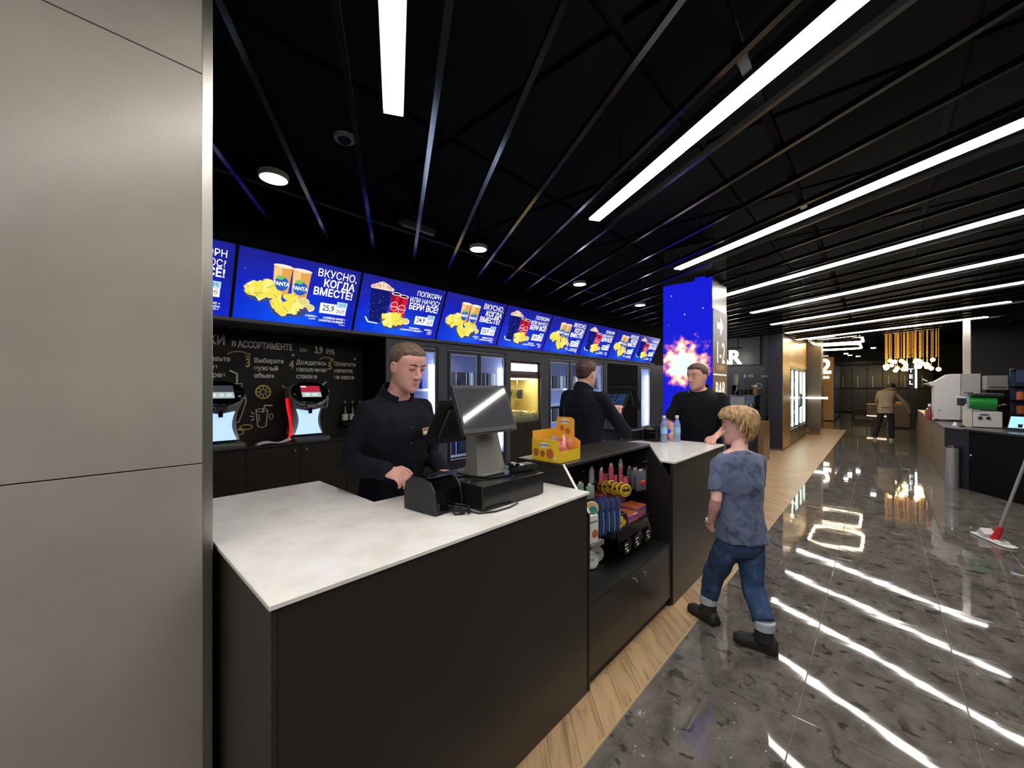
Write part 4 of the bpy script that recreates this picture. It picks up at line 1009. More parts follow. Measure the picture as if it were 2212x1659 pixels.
for sh, z in (('top', 1.47), ):
    for k in range(6):
        t = thing('blue_bottle', 'blue drink bottle on the top shelf of the near fridge, %s from the left' % ORD[k], 'bottle', (-4.06, 2.45 + .068 * k, z + .0145), group='blue bottles in the near fridge')
        MB().lathe([(0, 0), (.028, 0), (.03, .01), (.03, .12), (.012, .18), (.012, .21), (0, .21)], n=14).build('glass', M['blue_bot'], t, smooth=True)
        MB().lathe([(0, .2105), (.0135, .2105), (.0135, .235), (0, .235)], n=10).build('cap', M['white'], t)
for k in range(5):
    t = thing('green_pack', 'green drink pack on the middle shelf of the near fridge, %s from the left' % ORD[k], 'carton', (-4.06, 2.46 + .085 * k, 1.2145), group='green packs in the near fridge')
    MB().box((-.03, -.036, 0), (.03, .036, .13)).build('carton', M['grn'], t, bevel=.003)
    MB().box((.0302, -.025, .03), (.0312, .025, .08)).build('print', M['paper'], t)
for k in range(5):
    t = thing('white_tub', 'white food tub on the lower shelf of the two door fridge, %s from the left' % ORD[k], 'tub', (-4.06, 3.2 + .18 * k, .9345), group='white tubs in the fridge')
    MB().lathe([(0, 0), (.05, 0), (.06, .09), (0, .09)], n=16).build('tub', M['white'], t)
    MB().lathe([(0, .0905), (.064, .0905), (.064, .1), (0, .1)], n=16).build('lid', M['shelf_w'], t)
# black cabinet between the fridges and the blue column
t = thing('black_cupboard', 'tall black cupboard between the wide fridge and the narrow glass cabinet', 'cupboard', (-3.9, 6.975, 0))
MB().box((-.6, 0, 0), (-.03, 1.32, 1.98)).build('body', M['deep_black'], t)
for k in range(2):
    d = MB().box((-.029, .003 + .66 * k, .06), (-.008, .657 + .66 * k, 1.97)).build('door', M['deep_black'], t, bevel=.002)
    MB().box((-.0075, .6 - .0 + (.08 * k if k else 0), 1.0), (.015, .612 + (.08 * k if k else 0), 1.2)).build('handle', M['dark_steel'], d)

# ------------------------------------------------------------------ popcorn warmer
t = thing('warmer_cabinet', 'black base cabinet under the popcorn warmer', 'cabinet', (-3.9, 4.205, 0))
MB().box((-.6, 0, 0), (-.022, .69, .985)).build('body', M['black_matte'], t)
for k in range(2): MB().box((-.0215, .003 + .345 * k, .08), (-.004, .342 + .345 * k, .98)).build('door', M['black_lam'], t, bevel=.001)
t = thing('popcorn_warmer', 'lit popcorn warmer with white sign and yellow glow between the fridges', 'popcorn machine', (-3.9, 4.205, .986), 0)
MR = mat('maroon_panel', (74, 40, 38), .4)
WG = glow('popcorn_lamp', (255, 230, 160), 20.0, sample=True)
MB().box((-.55, .01, 0), (-.04, .68, .03)).build('base', M['steel'], t)
MB().box((-.55, .01, .0305), (-.53, .68, .66)).build('back', mat('warmer_back', (206, 192, 140), .45), t)
for y in (.01, .66): MB().box((-.5295, y, .0305), (-.04, y + .02, .66)).build('side', mat('warmer_side%d' % (y * 100), (214, 200, 150), .4), t)
MB().box((-.55, .0, .661), (-.03, .69, .73)).build('header', MR, t, bevel=.004)
MB().box((-.55, .0, .7305), (-.045, .69, .90)).build('crown', MR, t)
MB().box((-.0445, .05, .765), (-.03, .64, .875)).build('sign', glow('warmer_sign', (250, 252, 255), 2.2, sample=True), t, label='white lit sign')
MB().box((-.046, .031, .034), (-.042, .659, .658)).build('glass', M['pane'], t)
MB().box((-.22, .06, .64), (-.08, .63, .657)).build('heat_lamp', WG, t)
k_ = MB().lathe([(0, 0), (.09, 0), (.11, .04), (.11, .15), (.1, .155), (0, .155)], o=(-.28, .44, .34), n=24).build('kettle', M['steel'], t, smooth=True)
MB().cyl((-.28, .44, .50), (-.28, .44, .634), .012, n=10).build('hanger', M['steel'], k_)
MB().tube([(-.2, .16, .03), (-.2, .15, .3), (-.18, .17, .45), (-.2, .14, .6)], .012, 8).build('arm', M['steel'], t, smooth=True)
MB().box((-.24, .1, .40), (-.16, .19, .46)).build('switch_box', M['chrome'], t)
pc = MB(); rp = random.Random(5)
pc.prism([(.031, .031), (.659, .031), (.659, .14), (.5, .16), (.3, .13), (.12, .1), (.031, .12)], (-.5, 0, 0), (0, 1, 0), (0, 0, 1), (.42, 0, 0))
for k in range(700):
    y = rp.uniform(.045, .645); x = rp.uniform(-.5, -.06); h = .1 + .05 * math.sin(y * 9) * .6 + .02 * (y) * 2
    if k % 2: x = rp.uniform(-.085, -.055); h *= rp.random() ** .5
    pc.ball((x, y, .035 + h), rp.uniform(.009, .014), 5)
o = pc.build('popcorn_heap', mat('popcorn', (255, 240, 190), .7), t, smooth=True); o['kind'] = 'stuff'

# ------------------------------------------------------------------ LED column
def led():
    m = glow('led_screen', (12, 20, 210), 1.0, sample=True)
    t = N(m, 'ShaderNodeTexCoord'); ob = t.outputs['Object']
    mp = N(m, 'ShaderNodeMapping'); mp.vector_type = 'TEXTURE'; mp.inputs['Location'].default_value = (.245, 0, 1.79); mp.inputs['Scale'].default_value = (.36, 1, .34)
    L(m, ob, mp.inputs[0])
    n1 = N(m, 'ShaderNodeTexNoise'); n1.inputs['Scale'].default_value = 9; n1.inputs['Detail'].default_value = 5; L(m, ob, n1.inputs['Vector'])
    sub = N(m, 'ShaderNodeVectorMath', operation='SUBTRACT'); sub.inputs[1].default_value = (.5, .5, .5); L(m, n1.outputs['Color'], sub.inputs[0])
    sc = N(m, 'ShaderNodeVectorMath', operation='SCALE'); sc.inputs['Scale'].default_value = 1.5; L(m, sub.outputs[0], sc.inputs[0])
    ad = N(m, 'ShaderNodeVectorMath', operation='ADD'); L(m, mp.outputs[0], ad.inputs[0]); L(m, sc.outputs[0], ad.inputs[1])
    fl2 = N(m, 'ShaderNodeVectorMath', operation='MULTIPLY'); fl2.inputs[1].default_value = (1, 0, 1); L(m, ad.outputs[0], fl2.inputs[0])
    ln = N(m, 'ShaderNodeVectorMath', operation='LENGTH'); L(m, fl2.outputs[0], ln.inputs[0])
    burst = ramp(m, ln.outputs['Value'], [(0, (.78, .95, 1)), (.38, (.85, .98, 1)), (.52, (1, .92, .72)), (.62, (1, .45, .35)), (.72, (.55, .12, .5)), (.86, (.02, .02, .65)), (1, (.008, .012, .62))])
    st = N(m, 'ShaderNodeTexVoronoi'); st.inputs['Scale'].default_value = 11; L(m, ob, st.inputs['Vector'])
    sf = ramp(m, st.outputs['Distance'], [(.05, (1, 1, 1)), (.13, (0, 0, 0))])
    pk = N(m, 'ShaderNodeSeparateColor'); L(m, st.outputs['Color'], pk.inputs[0])
    pr = ramp(m, pk.outputs[1], [(.55, (0, 0, 0)), (.9, (1, 1, 1))])
    f = mixc(m, 1, sf, pr, 'MULTIPLY')
    c = mixc(m, f, burst, lin((170, 200, 255)))
    L(m, c, bs(m).inputs['Emission Color']); bs(m).inputs['Emission Strength'].default_value = .85
    return m
t = thing('led_column', 'square column with a bright blue starburst screen and a brushed steel sign side', 'column', (-1.97, 4.9, 0))
MB().box((0.002, 0.022, 0), (.558, .60, 3.2)).build('core', M['steel'], t)
LED = led()
for x0, x1, z1 in ((.0, .375, 2.755), (.375, .56, 2.795)):
    MB().box((x0, .0, .3), (x1, .02, z1)).build('screen_panel', LED, t, label='blue starburst screen panel')
def signgrad():
    m = mat('sign_bronze', (150, 112, 72), .4, .3)
    t = N(m, 'ShaderNodeTexCoord'); sp = N(m, 'ShaderNodeSeparateXYZ'); L(m, t.outputs['Object'], sp.inputs[0])
    mr = N(m, 'ShaderNodeMapRange'); mr.inputs[1].default_value = 1.3; mr.inputs[2].default_value = 2.2; L(m, sp.outputs[2], mr.inputs[0])
    c = ramp(m, mr.outputs[0], [(0, lin((168, 124, 76))), (.5, lin((134, 106, 84))), (1, lin((92, 88, 92)))])
    L(m, c, bs(m).inputs['Base Color']); return m
b = MB().box((.559, .03, .9), (.566, .598, 2.42)).build('sign_panel', signgrad(), t)
SW = glow('sign_letters', (255, 240, 214), 1.1)
SX = .5668
MB().prism([(.18, 2.205), (.31, 2.205), (.31, 2.13), (.43, 2.24), (.31, 2.35), (.31, 2.275), (.18, 2.275)], (SX, 0, 0), (0, 1, 0), (0, 0, 1), (.001, 0, 0)).build('arrow', M['white_gl'], b)
text('lettering', '1-2', .36, SW, b, (SX + .001, .315, 1.80), FACE_X, 'CENTER', .006, xs=.8, ext=.0006)
text('lettering', 'CINEMA', .085, glow('sign_dim', (230, 190, 140), .6), b, (SX + .001, .315, 1.715), FACE_X, 'CENTER', .0, xs=1.0, ext=.0006)
MB().box((SX, .04, 1.65), (SX + .001, .56, 1.665)).build('divider', SW, b)
text('lettering', 'BAR', .27, SW, b, (SX + .001, .315, 1.385), FACE_X, 'CENTER', .006, xs=.8, ext=.0006)
# ------------------------------------------------------------------ bar behind the blue column
struct('wall_bar', MB().box((-4.6, 11.6, 0), (-2.0, 11.7, 3.25)), M['dark_wall'], 'dark wall behind the coffee bar')
struct('wall_hall', MB().box((-2.3, 16.7, 0), (-2.2, 32.2, 3.85)), M['black_matte'], 'dark left wall of the far hall')
t = thing('bar_screen', 'large grey switched off screen high on the wall above the coffee machine', 'screen', (-2.55, 11.59, 2.08))
MB().box((-.36, -.05, 0), (.36, -.001, .72)).build('frame', M['black_matte'], t)
MB().box((-.35, -.053, .01), (.35, -.0505, .71)).build('display', mat('grey_display', (84, 88, 90), .3), t)
t = thing('bar_sign', 'glowing white letters of the bar sign beside the sign column', 'sign', (-3.26, 10.9, 2.1))
WGL = glow('bar_letters', (255, 250, 240), 4.0)
for k, ch in enumerate('BAR'): text('letter', ch, .46, WGL, t, (.30 * k - .10, 0, 0), FACE_NY, 'LEFT', .03, ext=.02)
MB().box((-.15, .03, .36), (.8, .05, .40)).build('rail', M['black_matte'], t)
for x in (-.05, .7): MB().box((x, .03, .401), (x + .02, .05, 1.149)).build('hanger', M['black_matte'], t)
ck2 = thing('bar_chalk_menu', 'small chalk menu writing on the wall over the coffee machine', 'chalk drawing', (-2.9, 11.598, 1.75))
text('lettering', '15   & 45', .12, CH, ck2, (.1, -.001, .02), FACE_NY, ext=.0003); text('lettering', 'меню', .09, CH, ck2, (.72, -.001, .02), FACE_NY, ext=.0003)
MB().tube([(.66 + .08 * math.cos(a), -.003, -.2 + .06 * math.sin(a)) for a in [k * .5 for k in range(13)]], .008, 5).build('chalk_line', CH, ck2)
t = thing('bar_counter', 'black bar counter with a bronze end panel behind the boy', 'counter', (0, 0, 0))
MB().box((-1.80, 9.2, 0), (-1.79, 9.795, .80)).box((-2.4, 9.2, 0), (-2.385, 9.78, .8)).build('side_panel', M['deep_black'], t)
MB().box((-2.4, 9.2, 0), (-1.801, 9.21, .8)).build('front_panel', M['black_matte'], t)
MB().box((-1.789, 9.2, 0), (-1.69, 9.8, .812)).build('end_panel', M['bronze'], t)
MB().box((-2.42, 9.18, .8005), (-1.79, 9.8, .82)).build('worktop', M['black_lam'], t)
t = thing('bar_back_counter', 'black counter under the coffee machine at the back of the bar', 'counter', (0, 0, 0))
MB().box((-3.6, 10.75, 0), (-2.02, 11.595, .78)).build('body', M['black_matte'], t); MB().box((-3.6, 10.7, .7805), (-2.02, 11.595, .80)).build('worktop', M['black_lam'], t)
for k in range(3): MB().box((-3.59 + .52 * k, 10.735, .05), (-3.08 + .52 * k, 10.7495, .775)).build('door', M['black_lam'], t)
t = thing('coffee_machine', 'silver and black coffee machine on the back bar counter', 'coffee machine', (-2.45, 11.1, .8005))
MB().rbox((-.27, -.25, .0), (.07, .2, .50), .03).build('body', mat('machine_silver', (186, 184, 180), .4, .15), t, bevel=.008)
MB().rbox((.0705, -.25, .0), (.30, .2, .50), .02).build('side_case', M['gloss_blk'], t, bevel=.006)
MB().box((-.27, -.27, .501), (.34, .22, .53)).build('top_tray', M['gloss_blk'], t)
for a in (.12, .22): MB().cyl((a, -.28, .33), (a, -.28, .25), .03, n=12).build('group_head', M['chrome'], t, smooth=True); MB().cyl((a, -.29, .26), (a + .04, -.42, .24), .012, n=8).build('portafilter', M['chrome'], t, smooth=True)
MB().box((.09, -.29, .02), (.29, -.251, .2)).build('front_tray', M['bronze'], t)
t = thing('coffee_grinder', 'tall coffee grinder with pale hopper on top of the coffee machine', 'grinder', (-2.63, 11.05, 1.3315))
MB().lathe([(0, 0), (.08, 0), (.08, .2), (.05, .24), (0, .24)], n=16).build('base', M['gloss_blk'], t, smooth=True)
MB().lathe([(0, .2405), (.05, .2405), (.07, .46), (0, .46)], n=16).build('hopper', mat('pale_hopper', (176, 166, 146), .2), t, smooth=True)
t = thing('coffee_canister', 'short pale canister on the right of the coffee machine top', 'canister', (-2.22, 11.05, 1.3315))
MB().lathe([(0, 0), (.06, 0), (.06, .2), (0, .2)], n=16).build('body', M['bronze'], t, smooth=True); MB().lathe([(0, .201), (.064, .201), (.064, .23), (0, .23)], n=16).build('lid', M['white'], t)
t = thing('cup_stack', 'dark mound of stacked cups between grinder and canister', 'cups', (-2.40, 11.1, 1.3315))
for k in range(4): MB().lathe([(0, 0), (.05, 0), (.065, .13), (0, .13)], o=(-.07 + .05 * k, .0 + .06 * (k % 2), 0), n=14).build('cup', mat('brown_cup%d' % k, (58, 46, 38), .4), t, smooth=True)
t = thing('counter_tray', 'small bright tray on the bar behind the boy\'s head', 'tray', (-2.0, 9.5, .8205))
MB().rbox((-.12, -.08, 0), (.14, .08, .012), .02).build('tray', M['white'], t)
MB().box((-.02, -.03, .0125), (.06, .03, .05)).build('napkin_block', M['paper'], t)

# navy pillar with bronze side, fridge alcove, dark column
t = thing('navy_pillar', 'dark navy pillar with a bronze side left of the lit fridge alcove', 'column', (0, 0, 0))
MB().box((-1.985, 11.3, 0.04), (-1.691, 12.33, 3.24)).build('body', M['navy_wall'], t)
MB().box((-1.6905, 11.3, .05), (-1.68, 12.33, 2.93)).build('side_panel', mat('bronze_gold', (172, 134, 78), .35, .5), t, label='bronze side panel')
MB().box((-1.99, 11.29, 0), (-1.675, 12.33, .039)).build('plinth', mat('pale_plinth', (120, 112, 100), .5), t)
GOLD = wood('golden_panel', (196, 148, 70), (160, 112, 46), .35)
t = thing('alcove_fridge', 'two door drinks fridge in a golden wood surround in the far aisle', 'fridge', (-1.69, 12.34, 0))
MB().box((-.55, 0, 2.19), (0, 3.15, 2.95)).build('top_panel', GOLD, t)
MB().box((-.55, 0, 2.085), (.006, 3.15, 2.189)).build('header', mat('gold_header', (222, 174, 84), .35), t)
MB().box((-.55, 0.0, 0), (-.52, 3.15, 2.084)).build('back', M['white'], t)
MB().box((-.519, 0, 0), (-.01, .02, 2.084)).build('side', M['white'], t); MB().box((-.519, 3.13, 0), (-.01, 3.15, 2.084)).build('side', M['white'], t)
MB().box((-.519, .021, 0), (-.012, 3.129, .38)).build('machine_box', M['dark_wall'], t)
TB = glow('alcove_tube', (246, 255, 236), 6.0, sample=True)
for k in range(2):
    a, b = .025 + 1.555 * k, .025 + 1.555 * k + 1.545
    d = MB().box((-.011, a, .06), (0, a + .05, 2.07)).box((-.011, b - .05, .06), (0, b, 2.07)).box((-.011, a + .0505, 2.0), (0, b - .0505, 2.07)).box((-.011, a + .0505, .06), (0, b - .0505, .40)).build('door', M['fr_frame'], t)
    MB().box((-.008, a + .051, .401), (-.006, b - .051, 1.999)).build('glass', M['pane'], d)
    MB().tube([(.0, b - .12 if k == 0 else a + .12, .95), (.05, b - .12 if k == 0 else a + .12, 1.0), (.05, b - .12 if k == 0 else a + .12, 1.3), (.0, b - .12 if k == 0 else a + .12, 1.35)], .014, 8).build('handle', M['gloss_blk'], d)
    for j in range(5): MB().box((.0005, a + .08, .10 + .055 * j), (.006, b - .08, .125 + .055 * j)).build('vent_bar', M['bronze'], d)
    for f_ in (a + .1, (a + b) / 2, b - .1): MB().cyl((-.05, f_, .45), (-.05, f_, 1.98), .022, n=8).build('light_tube', TB, t)
for z in (.42, .8, 1.15, 1.5): MB().box((-.5, .03, z), (-.1, 3.12, z + .015)).build('shelf', M['shelf_w'], t)
for r_, z in enumerate((.436, .816, 1.166, 1.516)):
    for k in range(10):
        q = thing('fridge_bottle', '%s bottle on the %s shelf of the golden alcove fridge, %s from the near end' % (['green', 'clear', 'amber', 'pale'][(k + r_) % 4], ['bottom', 'second', 'third', 'top'][r_], (ORD + ['tenth'])[k]), 'bottle', (-1.95, 12.6 + .28 * k, z), group='bottles in the alcove fridge')
        MB().lathe([(0, 0), (.05, 0), (.05, .16), (.02, .22), (.02, .27), (0, .27)], n=10).build('glass', [M['grn'], M['pet'], OR, M['paper']][(k + r_) % 4], q, smooth=True)
        MB().lathe([(0, .2705), (.022, .2705), (.022, .29), (0, .29)], n=8).build('cap', M['white'], q)
t = thing('dark_column', 'dark steel clad column on a narrow plinth right of the golden fridge', 'column', (-1.545, 16.3, 0))
MB().box((-.185, -.3, .19), (.185, .3, 3.84)).build('cladding', mat('brown_steel', (104, 92, 80), .4, .3), t)
MB().box((-.14, -.24, 0), (.10, .24, .189)).build('plinth', mat('brown_plinth', (120, 92, 64), .5), t)
t = thing('wall_lamp', 'horizontal glowing lamp bar across the dark steel column', 'lamp', (-1.45, 15.93, 1.18))
MB().cyl((-.28, 0, 0), (.26, 0, 0), .028, n=12).build('tube', glow('bar_lamp', (255, 246, 226), 9.0, sample=True), t)
MB().box((-.03, .029, -.02), (.03, .068, .02)).build('bracket', M['chrome'], t)

# hall sign and panels
t = thing('hall_sign', 'tan panel with a large glowing number two', 'sign', (-1.735, 23.0, 0))
MB().box((-.21, 0, 0.04), (.21, .3, 2.9)).build('panel', mat('tan_panel', (212, 172, 122), .5), t)
MB().box((-.215, -.01, 0), (.215, .3, .039)).build('plinth', M['black_matte'], t)
for s_, z, sz in (('2', 2.17, .92),): text('lettering', s_, sz, glow('two_letter', (255, 250, 240), 3.5), t, (-.08, -.002, z), FACE_NY, 'CENTER', .02, ext=.012)
MB().box((-.22, -.02, 1.94), (.06, -.001, 2.02)).build('underline', glow('two_bar', (255, 250, 240), 3.5), t)
MB().box((-.2, -.02, 2.93), (.04, -.001, 2.98)).build('upper_line', glow('two_bar2', (220, 220, 230), .8), t)
t = thing('blue_door', 'glossy blue glass door panel in the far hall beside the tan sign', 'door panel', (-1.53, 24.0, 0))
for k in range(3):
    MB().box((-.03, .02 + 1.1 * k, .1), (0, 1.08 + 1.1 * k, 2.6)).build('pane', mat('blue_glass%d' % k, (40, 110, 190), .12), t)
MB().box((-.04, 0, 0), (.004, 3.32, .098)).box((-.04, 0, 2.602), (.004, 3.32, 2.68)).build('frame', M['dark_steel'], t)
GG = mat('grey_green_glass', (96, 94, 78), .2); GF = mat('hall_frame', (34, 32, 30), .4)
t = thing('glazed_partition', 'dark glazed partition across the far end of the hall', 'partition', (-1.9, 31.9, 0))
for k in range(6):
    for z0, z1 in ((.06, 1.42), (1.52, 2.85)):
        MB().box((.02 + .68 * k, 0, z0), (.66 + .68 * k, .03, z1)).build('pane', GG, t)
    MB().box((.661 + .68 * k, -.02, 0), (.699 + .68 * k, .05, 2.9)).build('mullion', GF, t)
    MB().box((.24 + .68 * k, -.03, 1.55), (.27 + .68 * k, -.001, 2.2)).build('door_pull', M['steel'], t)
MB().box((-.02, -.04, 1.421), (4.1, .06, 1.519)).build('mid_rail', GF, t)
MB().box((-.02, -.04, 2.901), (4.1, .06, 3.1)).build('head_rail', GF, t)

# reception desk
DK = mat('desk_taupe', (132, 112, 98), .45)
t = thing('reception_desk', 'taupe reception desk with pale lit edges in the far hall', 'desk', (-.35, 20.5, 0))
MB().box((0, 0, .45), (.55, .6, .86)).build('drawer_block', DK, t)
MB().box((.1, .04, 0), (.55, .6, .40)).build('base_block', mat('desk_brown', (84, 66, 54), .5), t)
MB().box((.5505, -.02, .06), (1.30, .6, .88)).build('front_panel', DK, t); MB().box((.6, 0, 0), (1.3, .6, .059)).build('plinth', M['black_matte'], t)
MB().box((-.01, -.01, .861), (.55, .6, .89)).build('top', mat('pale_top', (220, 190, 150), .4), t)
MB().box((-.01, -.015, .42), (.55, .3, .449)).build('edge_light', glow('desk_edge', (255, 226, 190), 1.6), t)
t = thing('paper_tray', 'yellow lit paper box on the reception desk', 'box', (.45, 20.75, .8805))
MB().box((0, 0, 0), (.32, .2, .08)).build('box', mat('card_box', (206, 166, 92), .5), t); MB().box((-.005, -.005, .0805), (.325, .205, .09)).build('lid', M['paper'], t)
t = thing('hall_sofa', 'low dark bench by the glazed partition', 'bench', (-1.05, 26.5, 0))
MB().rbox((0, 0, .12), (1.0, .5, .42), .04).build('seat', mat('bench_brown', (66, 58, 50), .6), t); 
for x in (.05, .9): MB().box((x, .05, 0), (x + .05, .45, .119)).build('leg', M['black_matte'], t)

# chandelier
t = thing('chandelier', 'large gold bead chandelier with glowing round bulbs', 'chandelier', (.86, 21.2, 0))
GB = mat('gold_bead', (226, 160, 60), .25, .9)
bs(GB).inputs['Emission Color'].default_value = (*lin((255, 190, 80)), 1); bs(GB).inputs['Emission Strength'].default_value = .4; GB.cycles.emission_sampling = 'NONE'  # beads are no lamps; faint emission paints in their bright gold shine
BU = glow('warm_bulb', (255, 220, 150), 18.0, sample=True)
MB().rbox((-.75, -.55, 3.66), (.75, .55, 3.72), .2).build('canopy', M['gloss_blk'], t); MB().cyl((0, 0, 3.721), (0, 0, 3.849), .02, n=8).build('stem', M['gloss_blk'], t)
rc = random.Random(9)
pos = []
for k in range(46):
    for _ in range(40):
        x, y = rc.uniform(-.70, .70), rc.uniform(-.5, .5)
        if all((x - a) ** 2 + (y - b) ** 2 > .013 for a, b in pos): pos.append((x, y)); break
for k, (x, y) in enumerate(pos):
    zb = 2.16 + .40 * rc.random() if k % 3 else 2.58 + .2 * rc.random()
    s_ = MB(); z = zb + .09
    s_.cyl((x, y, z), (x, y, 3.659), .004, n=4)
    zz = 2.66
    while zz < 3.62:
        s_.ball((x, y, zz), (.016, .016, .014), 6); zz += .06
    s_.build('bead_strand', GB, t)
    if k % 3: MB().ball((x, y, zb), .07, 12).build('bulb', BU, t, smooth=True); MB().cyl((x, y, zb + .06), (x, y, zb + .089), .02, n=8).build('socket', GB, t)
# loop lamps
WL = glow('warm_loop', (255, 230, 184), 14.0, sample=True)
for k, (x0, x1, y0, y1) in enumerate(((-1.5, -.35, 14.1, 15.9), (-1.5, -.45, 16.4, 18.4))):
    t = thing('loop_lamp', ['warm rounded rectangle loop lamp nearer the strip lights', 'warm rounded rectangle loop lamp behind the nearer one'][k], 'ceiling light', ((x0 + x1) / 2, (y0 + y1) / 2, 2.88), group='warm loop lamps')
    a, b, r = (x1 - x0) / 2, (y1 - y0) / 2, .25; pts = []
    for cx, cy, st in ((a - r, b - r, 0), (-a + r, b - r, 90), (-a + r, -b + r, 180), (a - r, -b + r, 270)):
        for j in range(6): pts.append((cx + r * math.cos(R(st + 18 * j)), cy + r * math.sin(R(st + 18 * j)), 0))
    pts.append(pts[0])
    MB().tube(pts, .03, 8).build('loop_tube', WL, t, smooth=True)
    for sx, sy in ((1, 1), (1, -1), (-1, 1), (-1, -1)): MB().cyl((sx * (a - .3), sy * b, .03), (sx * (a - .3), sy * b, .969), .003, n=5).build('cord', M['black_matte'], t)
FDN = glow('far_downlight', (255, 250, 240), 30, sample=True)
for k, (x, y) in enumerate(((-.2, 24.4), (-1.3, 27.5), (-1.2, 29.0), (-.9, 30.3))):
    t = thing('far_downlight', ['bright far downlight left of the chandelier', 'first of three far downlights above the blue door', 'second of three far downlights above the blue door', 'third of three far downlights above the blue door'][k], 'ceiling light', (x, y, 3.3), group='far downlights')
    MB().lathe([(0, 0), (.09, 0), (.09, .03), (0, .03)], n=16).build('lamp', FDN, t); MB().lathe([(0, .0305), (.11, .0305), (.11, .08), (0, .08)], n=16).build('can', M['black_matte'], t); MB().cyl((0, 0, .0805), (0, 0, .549), .02, n=8).build('stem', M['black_matte'], t)
# vertical sign
t = thing('vertical_sign', 'vertical lit letter sign beside a glowing tube under the chandelier', 'sign', (.85, 20.2, 0))
MB().box((-.09, 0, 1.2), (.07, .04, 2.4)).build('board', GF, t)
for k, ch in enumerate('TEL'): text('letter', ch, .19, glow('tel_%s' % ch, (225, 240, 255), 3.0), t, (-.02, -.002, 2.06 - .215 * k), FACE_NY, 'CENTER', .02, ext=.004)
MB().cyl((.11, -.03, 1.5), (.11, -.03, 2.5), .022, n=8).build('light_tube', glow('tel_tube', (240, 250, 255), 9.0, sample=True), t)
MB().box((.09, -.005, 1.2), (.13, .035, 2.52)).build('tube_holder', GF, t); MB().box((-.05, 0, 0), (.1, .04, 1.199)).build('post', GF, t)

# ------------------------------------------------------------------ right side
struct('wall_right_bar', MB().box((1.46, 13.06, 0), (5.4, 13.2, 3.25)), mat('plum_black', (27, 25, 28), .6), 'black wall behind the white popcorn machine')
t = thing('white_post', 'pale square post rising from the counter to the last strip light', 'post', (1.21, 11.35, 0))
MB().box((-.045, -.03, .9), (.045, .03, 2.78)).build('shaft', mat('post_grey', (190, 182, 172), .4), t); MB().box((-.07, -.05, .889), (.07, .05, .9)).build('foot_plate', M['steel'], t)
NV = mat('navy_laminate', (40, 42, 52), .38); DT = mat('dark_top', (74, 72, 72), .3); BZ = mat('warm_light_laminate', (126, 104, 82), .42)  # warm hall light on the island sides is put into this brown
t = thing('bar_island', 'dark counter island with sides painted warm lit and navy front on the right, nearest part', 'counter', (0, 0, 0))
MB().box((.75, 9.20, 0), (.765, 13.0, .87)).build('side_panel', BZ, t)
MB().box((.735, 11.0, .35), (.7495, 11.03, .62)).build('handle', M['chrome'], t)
d = Vector((.52, -.853, 0)); nn = Vector((.853, .52, 0)); P0 = Vector((.75, 9.17, 0))
def isl(a0, a1, b0, b1, z0, z1):
    c = [P0 + d * a + nn * b for a, b in ((a0, b0), (a1, b0), (a1, b1), (a0, b1))]
    return MB().add([(*p.to_2d(), z0) for p in c] + [(*p.to_2d(), z1) for p in c], [(0, 3, 2, 1), (4, 5, 6, 7), (0, 1, 5, 4), (1, 2, 6, 5), (2, 3, 7, 6), (3, 0, 4, 7)])
isl(0, .41, 0, .02, 0, .87).build('front_panel', NV, t)
dr = isl(.412, 1.2, -.004, .016, .02, .85).build('door', M['deep_black'], t)
kn = P0 + d * .47 - nn * .02
MB().ball((kn.x, kn.y, .52), .016, 10).build('knob', M['chrome'], dr, smooth=True)
isl(1.203, 2.3, 0, .02, 0, .87).build('front_panel', NV, t)
MB().prism([(.735, 9.165), (.735 + 2.35 * .52, 9.165 - 2.35 * .853), (2.6, 7.6), (1.5, 9.5), (1.40, 13.0), (.735, 13.0)], (0, 0, .8705), (1, 0, 0), (0, 1, 0), (0, 0, .018)).build('top', DT, t)
isl(.35, 2.35, -.03, .3, .8895, .90).build('raised_edge', DT, t)
t = thing('bar_island', 'farther part of the dark counter island, warm light painted on its sides, behind the seam', 'counter', (0, 0, 0))
MB().box((.78, 13.01, 0), (.80, 15.8, .87)).build('side_panel', BZ, t); MB().box((.801, 15.78, 0), (1.4, 15.8, .87)).build('end_panel', BZ, t)
MB().box((.77, 13.002, .8705), (1.40, 15.81, .8885)).build('top', DT, t)
# bin
q = P0 + d * .235 - nn * .0765
t = thing('waste_bin', 'slim silver waste bin against the navy counter front', 'bin', (q.x, q.y, 0))
MB().lathe([(0, 0), (.072, 0), (.074, .01), (.074, .60), (0, .60)], n=24).build('body', mat('bin_silver', (186, 186, 190), .35, .6), t, smooth=True); MB().lathe([(.055, .6005), (.0755, .6005), (.0755, .632), (.055, .632), (.055, .6005)], n=24, cap=False).build('rim', M['chrome'], t, smooth=True)
# popcorn machine
PW_ = mat('machine_white', (206, 202, 204), .42)
t = thing('popcorn_cabinet', 'large white machine with a sloping hood on the right counter', 'popcorn machine', (0, 10.8, .889))
pr = [(.75, .03), (.75, .64), (.70, .655), (.68, .70), (.73, .73), (.76, .73), (.93, .865), (1.08, .865), (1.08, .03)]
MB().prism(pr, (0, 0, 0), (1, 0, 0), (0, 0, 1), (0, .5, 0)).build('case', PW_, t, bevel=.006)
MB().box((1.0805, .02, .03), (1.32, .5, .865)).build('rear_case', mat('machine_grey', (168, 164, 162), .42), t, bevel=.004)
MB().box((.63, .05, .68), (.679, .3, .70)).build('front_lip', M['white'], t)
MB().tube([(.66, .02, .735), (.60, .0, .775)], .014, 8).build('scoop_handle', M['white'], t)
for x in (.8, 1.25):
    for y in (.05, .42): MB().cyl((x, y, 0), (x, y, .029), .025, n=10).build('foot', M['black_matte'], t)
